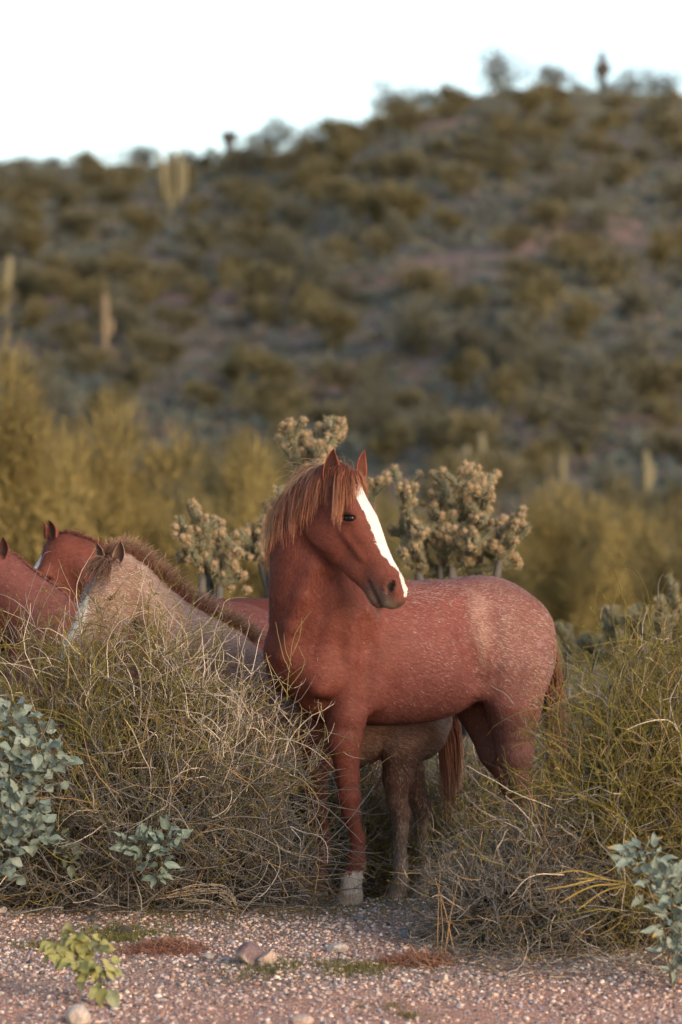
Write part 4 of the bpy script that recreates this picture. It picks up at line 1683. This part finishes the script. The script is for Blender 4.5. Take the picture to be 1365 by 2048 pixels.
D1 = 16.62
TOPL = ([wx_(u, D1) for u in (-300, 0, 120, 300, 400, 500, 580, 625, 670)], [zpx(v, D1) for v in (1230, 1200, 1190, 1205, 1262, 1345, 1420, 1520, 1680)])
bx = wx_(255, D1)
brush('big tangled bush of olive and bleached twigs in front of the foal', 'bush', (bx, D1, float(ground_z(bx, D1))), .92, .40, 1.32,
      700, 6500, 7500, prob_left, 71, messy=1500, leaves=16000, top=TOPL, avoid=FD, spread=.48)


def prob_grey(W):
    n = len(W)
    return np.tile([.10, 1.0, .06, .22, .6], (n, 1))


for (u, v, rx, ry, h, n, lab, sd_) in [
        (560, 1790, .36, .22, .62, 260, 'dead grey brush at the foot of the big bush by the red horse\'s forelegs', 72),
        (330, 1795, .45, .16, .30, 260, 'flattened dead grey twigs under the front of the big bush', 73),
        (95, 1800, .40, .16, .28, 200, 'flattened dead grey twigs under the silvery leaved plant', 74)]:
    p = gpx(u, v)
    brush(lab, 'dead_brush', (p[0], p[1] + .16, p[2]), rx, ry, h, n, n * 8, n * 8, prob_grey, sd_, spread=.4, avoid=FD, curl=1.2)


def prob_right(W):
    u, v = pixof(W)
    low = sstep(1520, 1700, v) * sstep(1280, 1080, u)
    return np.stack([.12 + .3 * low, .25 + 1.6 * low, 2.3 - 1.5 * low, .45 + 0 * u, .15 + .8 * low], -1)


D2 = 15.75
TOPR = ([wx_(u, D2) for u in (880, 960, 1040, 1085, 1120, 1200, 1300, 1400, 1700)], [zpx(v, D2) for v in (1850, 1810, 1740, 1620, 1490, 1345, 1275, 1255, 1250)])
bx = wx_(1310, D2)
brush('wide olive green bush of fine wiry stems beside the red horse\'s hind legs', 'bush', (bx, D2, float(ground_z(bx, D2))), .90, .50, 1.30,
      800, 8000, 10000, prob_right, 75, messy=700, leaves=26000, leafcol=(.20, .165, .035), top=TOPR, avoid=FD, spread=.5)
p = gpx(1040, 1900)
brush('low mound of dead grey twigs in front of the red horse\'s hind legs', 'dead_brush', (p[0], p[1] + .08, p[2]), .36, .24, .40, 260, 2300, 2300, prob_grey, 76, spread=.35, avoid=FD, curl=1.3)
p = gpx(1170, 1900)
brush('low tangle of dry twigs at the front of the wide olive bush', 'dead_brush', (p[0], p[1] + .35, p[2]), .42, .22, .30, 220, 1900, 1900, prob_grey, 77, spread=.4, curl=1.3)


def prob_back(W):
    return np.tile([.2, .6, .7, .25, .5], (len(W), 1))


for (u, d, rx, h, lab, sd_) in [
        (930, 18.1, .38, .70, 'grey green scrub seen between the foal\'s tail and the red horse\'s hind legs', 81),
        (705, 18.3, .32, .72, 'dark bare twigs seen behind the red horse\'s foreleg', 82),
        (1130, 18.2, .40, .75, 'grey green scrub behind the red horse\'s tail', 83)]:
    bx = wx_(u, d)
    brush(lab, 'scrub', (bx, d, float(ground_z(bx, d))), rx, .3, h, 200, 1600, 2000, prob_back, sd_, leaves=5000, leafcol=(.14, .135, .06), curl=1.1)


# ------------------------------------------------------------------ plants with broad silvery leaves: every leaf an object
def leaf_mesh(name, L, W, seed, col, tip=None):
    r = np.random.default_rng(seed)
    K, M = 8, 5
    q = np.linspace(0, 1, K)
    w = W * .5 * np.interp(q, [0, .08, .25, .42, .65, .85, 1], [.05, .35, .92, 1.0, .72, .35, .0])
    a = np.linspace(-1, 1, M)
    fold = .18 + .25 * r.random()
    bend = (r.random() - .3) * .5
    X = w[:, None] * a[None]
    Y = np.repeat((q * L)[:, None], M, 1)
    Z = np.abs(X) * fold - bend * L * (q[:, None] ** 2) + .06 * L * np.sin(q[:, None] * 9 + r.random() * 6) * np.abs(a)[None]
    V = np.stack([X, Y, Z], -1).reshape(-1, 3)
    i = (np.arange(K - 1)[:, None] * M + np.arange(M - 1)[None]).ravel()
    F = np.stack([i, i + 1, i + M + 1, i + M], -1)
    c = np.tile(np.array(col), (len(V), 1)) * (.9 + .2 * np.repeat(1 - np.abs(a)[None] * .0, K, 0).reshape(-1, 1))
    mid = (np.abs(np.repeat(a[None], K, 0).reshape(-1)) < .1)
    c[mid] *= 1.15
    if tip is not None:
        tt = sstep(.55, .9, np.repeat(q[:, None], M, 1).reshape(-1))[:, None]
        c = lerp(c, np.array(tip), tt)
    return mesh_data(name, V, F, M_LEAF, c, True)


def leafy(label, base, clusters, n, L, W, cols, seed, name='leafy_plant', narrow=False, tipc=None, droop=0.0, group=None, ntip=.1):
    """clusters: list of (pixel x, pixel y, rx px, ry px, distance)"""
    r = np.random.default_rng(seed)
    b = np.array(base, float)
    t = thing(name, label, 'plant', b, group)
    meshes = [leaf_mesh('leaf', L, W, seed + i, np.array(cols[i % len(cols)])) for i in range(6)]
    odd = [leaf_mesh('leaf', L, W, seed + 20 + i, np.array(cols[0]), tipc) for i in range(2)] if tipc is not None else None
    ar = np.array([c[2] * c[3] for c in clusters], float)
    for ci, (u, v, ru, rv, d) in enumerate(clusters):
        m = max(3, int(n * ar[ci] / ar.sum()))
        cen = px(u, v, d) - b
        # stem to the cluster
        q = np.linspace(0, 1, 7)[:, None]
        ns = 1 + m // 40
        for k in range(ns):
            e = cen + np.array([r.normal() * ru * .4, 0, r.normal() * rv * .4]) * d / FPX + np.array([0, r.normal() * .05, 0])
            P = 2 * q * (1 - q) * np.array([e[0] * .35, e[1] * .4, e[2] * .6]) + q ** 2 * e
            V, F = tubes(P[None], np.linspace(.0032, .0016, 7)[None], 5)
            obj('stem', mesh_data('plant_stem', V, F, M_TWIG, np.tile([.22, .19, .13], (len(V), 1)), True), t)
        for k in range(m):
            uu = nrm(r.normal(size=3))
            rad = r.random() ** .45
            p = cen + uu * rad * np.array([ru, (ru + rv) * .35, rv]) * d / FPX
            gz = float(ground_z(p[0] + b[0], p[1] + b[1])) - b[2]
            p[2] = max(p[2], gz + .02)
            me = meshes[r.integers(0, 6)]
            if odd and r.random() < ntip:
                me = odd[r.integers(0, 2)]
            o = obj('leaf', me, t, p)
            dirv = Vector(uu * np.array([1, .8, .5]) + r.normal(size=3) * .5 + np.array([0, -.35, .35 - droop])).normalized()
            upv = Vector((r.normal() * .5, -.9 + r.normal() * .4, .8 + r.normal() * .4))
            x = dirv.cross(upv).normalized()
            z = x.cross(dirv).normalized()
            from mathutils import Matrix
            M = Matrix((x, dirv, z)).transposed()
            o.rotation_euler = M.to_euler()
            s = .6 + .65 * r.random()
            o.scale = (s, s, s)
    return t


SIL = [(.19, .225, .18), (.165, .205, .175), (.22, .245, .20), (.14, .175, .145)]
p = gpx(20, 1775)
leafy('dense silvery green leafy plant growing through the edge of the big bush', p, [
    (20, 1440, 55, 45, 15.95), (75, 1500, 60, 50, 15.92), (20, 1540, 50, 60, 15.9), (100, 1545, 45, 40, 15.95), (40, 1620, 60, 50, 15.9),
    (10, 1680, 40, 60, 15.9), (65, 1665, 45, 40, 15.92), (15, 1745, 25, 25, 16.0)], 299, .060, .043, SIL, 501)
p = gpx(330, 1790)
leafy('small silvery leafy plant sheltering low inside the big bush', p, [(290, 1690, 45, 32, 16.1), (335, 1680, 35, 35, 16.08), (320, 1735, 35, 25, 16.1), (265, 1680, 20, 20, 16.1)],
      80, .062, .032, [(.19, .235, .19), (.15, .19, .15)], 521)
p = gpx(130, 1790)
leafy('sparse dim leafy plant under the dark hollow of the big bush', p, [(125, 1675, 38, 28, 16.25), (145, 1710, 22, 22, 16.25)], 34, .055, .032, [(.15, .175, .11), (.13, .15, .10)], 541)
p = gpx(1345, 1975)
leafy('silvery leafy plant with a few orange leaves in front of the wide olive bush', p, [
    (1285, 1710, 50, 28, 14.55), (1310, 1760, 50, 35, 14.5), (1350, 1770, 35, 45, 14.5), (1340, 1840, 30, 45, 14.5), (1345, 1910, 28, 45, 14.5), (1250, 1730, 22, 18, 14.55), (1385, 1860, 30, 90, 14.5)],
      230, .060, .028, [(.22, .25, .20), (.19, .23, .195), (.25, .275, .22), (.17, .21, .17)], 561, tipc=(.45, .25, .06), ntip=.12)
p = gpx(207, 1992)
leafy('small yellow green leafy plant growing alone on the gravel', p, [
    (150, 1880, 35, 28, 14.35), (190, 1885, 28, 25, 14.33), (165, 1925, 35, 25, 14.32), (205, 1930, 28, 30, 14.3), (125, 1890, 22, 22, 14.35), (210, 1972, 18, 16, 14.25)],
      80, .066, .044, [(.26, .25, .09), (.30, .28, .11), (.22, .23, .11), (.27, .27, .15)], 581, tipc=(.4, .26, .06), droop=.9, ntip=.08)


# ------------------------------------------------------------------ stalks, branches, dry grass
def stalks(label, name, lines, rad, col, cat, seed, part='stalk'):
    """lines: list of pixel polylines ((u, v, d), ...)"""
    r = np.random.default_rng(seed)
    b = px(*lines[0][0])
    t = thing(name, label, cat, b)
    for L in lines:
        P = bezier([px(*q) for q in L], 14) - b
        P = P + np.cumsum(r.normal(size=P.shape) * .0012, 0)
        V, F = tubes(P[None], np.linspace(rad, rad * .45, 14)[None] * (.8 + .4 * r.random()), 5)
        obj(part, mesh_data(part, V, F, M_TWIG, np.tile(np.array(col) * (.8 + .4 * r.random()), (len(V), 1)), True), t)
    return t


g0 = gpx(905, 1905)[1]
stalks('upright orange dry stalks on the gravel in front of the foal\'s hooves', 'dry_stalks', [
    [(908, 1900, g0), (893, 1830, g0), (868, 1755, g0 + .05)], [(890, 1905, g0), (900, 1830, g0), (914, 1762, g0 - .04)],
    [(875, 1895, g0), (874, 1830, g0), (879, 1740, g0 + .02)], [(885, 1905, g0 - .03), (884, 1850, g0), (880, 1790, g0)]], .0028, (.40, .23, .11), 'stalks', 91)
g0 = gpx(475, 1824)[1]
stalks('arching clump of tan dry grass lying at the foot of the big bush', 'dry_grass', [
    [(475, 1822, g0), (440, 1785, g0 - .05), (380, 1778, g0 - .1), (330, 1790 + k, g0 - .1)] for k in (0, 6)] + [
    [(478, 1822, g0), (455, 1772 + 4 * k, g0 - .05), (400, 1765 + 6 * k, g0 - .1), (345 - 8 * k, 1780 + 5 * k, g0 - .12)] for k in range(5)] + [
    [(470, 1822, g0), (420, 1800 + 2 * k, g0 - .05), (360 + 10 * k, 1796 + 3 * k, g0 - .08)] for k in range(4)], .0024, (.42, .32, .22), 'dry grass', 92, 'blade')
stalks('curved yellow dry branch arching out of the silvery plant beside the olive bush', 'dry_branch', [
    [(1325, 1805, 14.65), (1265, 1772, 14.6), (1210, 1758, 14.58), (1150, 1757, 14.6)],
    [(1240, 1765, 14.6), (1180, 1772, 14.58), (1120, 1800, 14.58)], [(1220, 1760, 14.6), (1160, 1740, 14.62), (1105, 1745, 14.62)],
    [(1250, 1768, 14.6), (1200, 1785, 14.58), (1150, 1820, 14.56)], [(1190, 1758, 14.58), (1140, 1770, 14.56), (1090, 1775, 14.56)]], .0040, (.40, .27, .08), 'branch', 93, 'twig')
g0 = gpx(1180, 1945)[1]
stalks('bare grey branch curving over the dry twigs at the front of the olive bush', 'dead_branch', [
    [(1255, 1950, g0), (1205, 1935, g0), (1180, 1905, g0 - .03), (1168, 1872, g0 - .02)], [(1268, 1912, g0 + .1), (1220, 1916, g0 + .1), (1175, 1913, g0 + .08)]], .0045, (.20, .18, .17), 'branch', 94, 'twig')
g0 = gpx(80, 1806)[1]
stalks('short dark fallen stick on the gravel beside the silvery plant', 'fallen_stick', [
    [(45, 1812, g0), (70, 1802, g0), (103, 1793, g0)], [(65, 1803, g0), (62, 1798, g0), (58, 1792, g0)]], .0055, (.07, .055, .05), 'stick', 95, 'twig')
stalks('olive sprig standing up in front of the red horse\'s chest', 'green_sprig', [
    [(575, 1400, 16.32), (582, 1330, 16.30), (590, 1270, 16.28), (622, 1222, 16.27)], [(580, 1345, 16.30), (562, 1295, 16.28), (550, 1240, 16.27)],
    [(583, 1330, 16.3), (572, 1300, 16.29), (568, 1262, 16.28)], [(585, 1310, 16.3), (600, 1275, 16.28), (606, 1235, 16.28)],
    [(576, 1390, 16.32), (545, 1340, 16.3), (528, 1305, 16.28)], [(578, 1380, 16.32), (610, 1330, 16.3), (600, 1290, 16.3)]], .0020, (.22, .17, .07), 'sprig', 96, 'twig')
g0 = gpx(745, 1895)[1]
stalks('thin straight stick lying on the gravel beside the pale flat stone', 'fallen_stick', [[(690, 1899, g0), (740, 1898, g0), (805, 1899, g0 - .02)]], .003, (.12, .10, .09), 'stick', 97, 'twig')


# ------------------------------------------------------------------ stones
def ico(sub):
    t = (1 + 5 ** .5) / 2
    V = nrm(np.array([(-1, t, 0), (1, t, 0), (-1, -t, 0), (1, -t, 0), (0, -1, t), (0, 1, t), (0, -1, -t), (0, 1, -t), (t, 0, -1), (t, 0, 1), (-t, 0, -1), (-t, 0, 1)], float))
    F = [(0, 11, 5), (0, 5, 1), (0, 1, 7), (0, 7, 10), (0, 10, 11), (1, 5, 9), (5, 11, 4), (11, 10, 2), (10, 7, 6), (7, 1, 8), (3, 9, 4), (3, 4, 2), (3, 2, 6), (3, 6, 8), (3, 8, 9),
         (4, 9, 5), (2, 4, 11), (6, 2, 10), (8, 6, 7), (9, 8, 1)]
    V = [tuple(v) for v in V]
    for _ in range(sub):
        mids, F2 = {}, []

        def mid(a, b):
            key = (min(a, b), max(a, b))
            if key not in mids:
                m = nrm(np.array(V[a]) + np.array(V[b]))
                V.append(tuple(m))
                mids[key] = len(V) - 1
            return mids[key]
        for (a, b, c) in F:
            x, y, z = mid(a, b), mid(b, c), mid(c, a)
            F2 += [(a, x, z), (b, y, x), (c, z, y), (x, y, z)]
        F = F2
    return np.array(V), np.array(F)


IV3, IF3 = ico(3)


def stone(label, u, v, w, h, col, seed, col2=None):
    """(u, v) pixel of the bottom centre, w and h its size in pixels"""
    r = np.random.default_rng(seed)
    p = gpx(u, v)
    sc = p[1] / FPX
    V = IV3.copy()
    for _ in range(11):
        n = nrm(r.normal(size=3))
        k = .55 + .35 * r.random()
        dd = V @ n
        V = V - np.maximum(dd - k, 0)[:, None] * n * .95
    V = V * (1 + .06 * fbm(V[:, 0] * 3 + seed, V[:, 1] * 3 + V[:, 2] * 2, 1.2, 3)[:, None])
    ext = V.max(0) - V.min(0)
    dp = min(w, h * 1.9)
    V = V / ext * np.array([w, dp, h * 1.35]) * sc
    V[:, 2] += h * .42 * sc
    V[:, 1] += dp * .4 * sc
    c = np.tile(np.array(col, float), (len(V), 1))
    if col2 is not None:
        k = sstep(-.05, .12, fbm(V[:, 0] / sc / 40 + seed, V[:, 2] / sc / 30, 1.0, 2) + .3 * V[:, 2] / (h * sc) - .15)
        c = lerp(c, np.array(col2), k[:, None])
    o = obj('stone', mesh_data('stone', V, IF3, M_STONE, c, False), loc=(p[0], p[1], p[2]))
    return tag(o, label, 'stone', 'stones on the gravel')


stone('largest stone, purple brown on top and buff below, on the gravel', 506, 1926, 66, 38, (.36, .27, .21), 611, (.17, .11, .11))
stone('buff stone tucked against the purple brown stone', 536, 1926, 40, 24, (.40, .28, .22), 612)
stone('pale flat stone beside the thin straight stick', 676, 1904, 44, 18, (.42, .35, .31), 613)
stone('pale rounded boulder at the road edge below the yellow green plant', 157, 2046, 52, 34, (.46, .37, .31), 614)
stone('blue grey stone near the foal\'s hooves', 812, 1874, 22, 16, (.13, .15, .19), 615)
stone('small cream stone at the road edge in front of the dead grey twigs', 888, 1963, 18, 16, (.52, .40, .33), 616)
stone('low pink stone half sunk in the road edge', 605, 2046, 44, 18, (.44, .33, .28), 617)
stone('small pale stone beside the rusty plant litter', 414, 1917, 32, 12, (.42, .33, .28), 618)
stone('small pink stone by the foal\'s rear hoof', 832, 1822, 16, 10, (.40, .24, .18), 619)
stone('cream pebble at the left edge near the fallen stick', 6, 1826, 22, 14, (.46, .38, .33), 620)
stone('dark knobbly lump beside the mossy patch', 250, 1866, 36, 16, (.06, .05, .05), 621)
stone('small dark stone above the yellow green plant', 190, 1842, 16, 12, (.09, .075, .075), 622)
stone('flat grey stone by the forelegs of the red horse', 720, 1838, 20, 9, (.24, .22, .23), 623)

# gravel: thousands of pebbles in one mesh
rng = np.random.default_rng(77)
IV0, IF0 = ico(0)
n = 52000
gy = 11.5 + 5.6 * rng.random(n) ** .8
gx = (rng.random(n) * 2 - 1) * (gy * .0889 + .35)
dens = .55 + .9 * fbm(gx, gy, 3, 3, N3) - .5 * sstep(16.3, 16.9, gy) - .30 * sstep(14.4, 13.9, gy)
keep = rng.random(n) < dens + .25
gx, gy = gx[keep], gy[keep]
n = len(gx)
sz = .0028 + .0070 * rng.random(n) ** 2.6 + .006 * (rng.random(n) < .03)
A = rng.random((n, 3)) * 6.28
V = IV0[None] * (1 + .35 * (rng.random((n, 12, 1)) - .5))
V = V * sz[:, None, None] * (np.array([1.2, 1.0, .75]) * (.7 + .6 * rng.random((n, 3))))[:, None]
ca, sa = np.cos(A[:, 0])[:, None], np.sin(A[:, 0])[:, None]
V = np.stack([V[..., 0] * ca - V[..., 1] * sa, V[..., 0] * sa + V[..., 1] * ca, V[..., 2]], -1)
V = V + np.stack([gx, gy, ground_z(gx, gy) + sz * .25], -1)[:, None]
C, _ = rgbmix([(.55, .37, .29), (.62, .50, .43), (.27, .25, .27), (.11, .09, .085), (.40, .21, .15), (.38, .27, .24)], [2.6, 1.5, 1.8, 1.1, .9, 3.0], n, rng)
F = (IF0[None] + (np.arange(n) * 12)[:, None, None]).reshape(-1, 3)
o = obj('gravel', mesh_data('gravel', V.reshape(-1, 3), F, M_STONE, np.repeat(C, 12, 0)), kind='stuff')
tag(o, 'loose pink and grey gravel scattered over the bank', 'gravel')

# short green grass and moss
P_, C_ = [], []
for (u, v, w, h) in MOSS:
    m = int(w * h * .55)
    p = gpx(u, v)
    x = p[0] + rng.normal(size=m) * w / 457 * .5
    y = p[1] + rng.normal(size=m) * w / 457 * .45
    k = fbm(x, y, 8, 3, N3) > -.08
    P_.append(np.stack([x, y, ground_z(x, y)], -1)[k])
P_ = np.concatenate(P_)
n = len(P_)
V, F, C = leaf_tris(P_, nrm(rng.normal(size=(n, 3)) * .5 + np.array([0, 0, 1.])), .010 + .022 * rng.random(n), .002 + .002 * rng.random(n),
                    np.array([.145, .13, .04]) * (.5 + .9 * rng.random((n, 1))), rng)
o = obj('grass', mesh_data('grass', V, F, M_FOL, C), kind='stuff')
tag(o, 'short mossy green grass in thin patches on the gravel', 'grass')

# rusty plant litter
for (u, v, w, h, lab) in [(330, 1900, 75, 60, 'flat heap of rusty brown plant litter beside the mossy patch'), (830, 1925, 65, 50, 'flat heap of rusty brown plant litter in front of the dry stalks')]:
    m = 1500
    p = gpx(u, v)
    x = p[0] + rng.normal(size=m) * w / 457 * .5
    y = p[1] + rng.normal(size=m) * w / 457 * .42
    hh = .035 * np.exp(-(((x - p[0]) / (w / 457 * .7)) ** 2 + ((y - p[1]) / (w / 457 * .6)) ** 2))
    P0 = np.stack([x, y, ground_z(x, y) + hh * rng.random(m) + .003], -1)
    PP = branch_polyline(P0, nrm(np.concatenate([rng.normal(size=(m, 2)), .25 * rng.normal(size=(m, 1))], 1)), .02 + .03 * rng.random(m), 4, rng, .35)
    V, F = tubes(PP, np.full((m, 4), .0011), 3)
    C = np.array([.27, .125, .085]) * (.5 + .9 * rng.random((m, 1)))
    o = obj('plant_litter', mesh_data('plant_litter', V, F, M_TWIG, tube_cols(C, 4)), kind='stuff')
    tag(o, lab, 'litter')

# fallen twigs scattered along the edge of the brush
rng = np.random.default_rng(88)
m = 1500
uu = np.concatenate([rng.random(900) * 700 - 20, 850 + rng.random(600) * 530])
vv = np.concatenate([1792 + 16 * rng.normal(size=900), 1925 + 18 * rng.normal(size=600)])
G = np.array([gpx(a, max(b, 1750)) for a, b in zip(uu, vv)])
G[:, 2] += .003 + .02 * rng.random(m) ** 2
PP = branch_polyline(G, nrm(np.concatenate([rng.normal(size=(m, 2)), .10 * rng.normal(size=(m, 1))], 1)), .05 + .16 * rng.random(m) ** 2, 5, rng, .22)
PP[..., 2] = np.maximum(PP[..., 2], ground_z(PP[..., 0], PP[..., 1]) + .002)
V, F = tubes(PP, np.linspace(.0018, .0008, 5)[None] * (.6 + rng.random((m, 1))), 3)
C, _ = rgbmix(PAL, [.8, 1.2, .1, .8, 1.0], m, rng)
o = obj('fallen_twigs', mesh_data('fallen_twigs', V, F, M_TWIG, tube_cols(C, 5)), kind='stuff')
tag(o, 'thin grey fallen twigs littering the gravel along the edge of the brush', 'twigs')
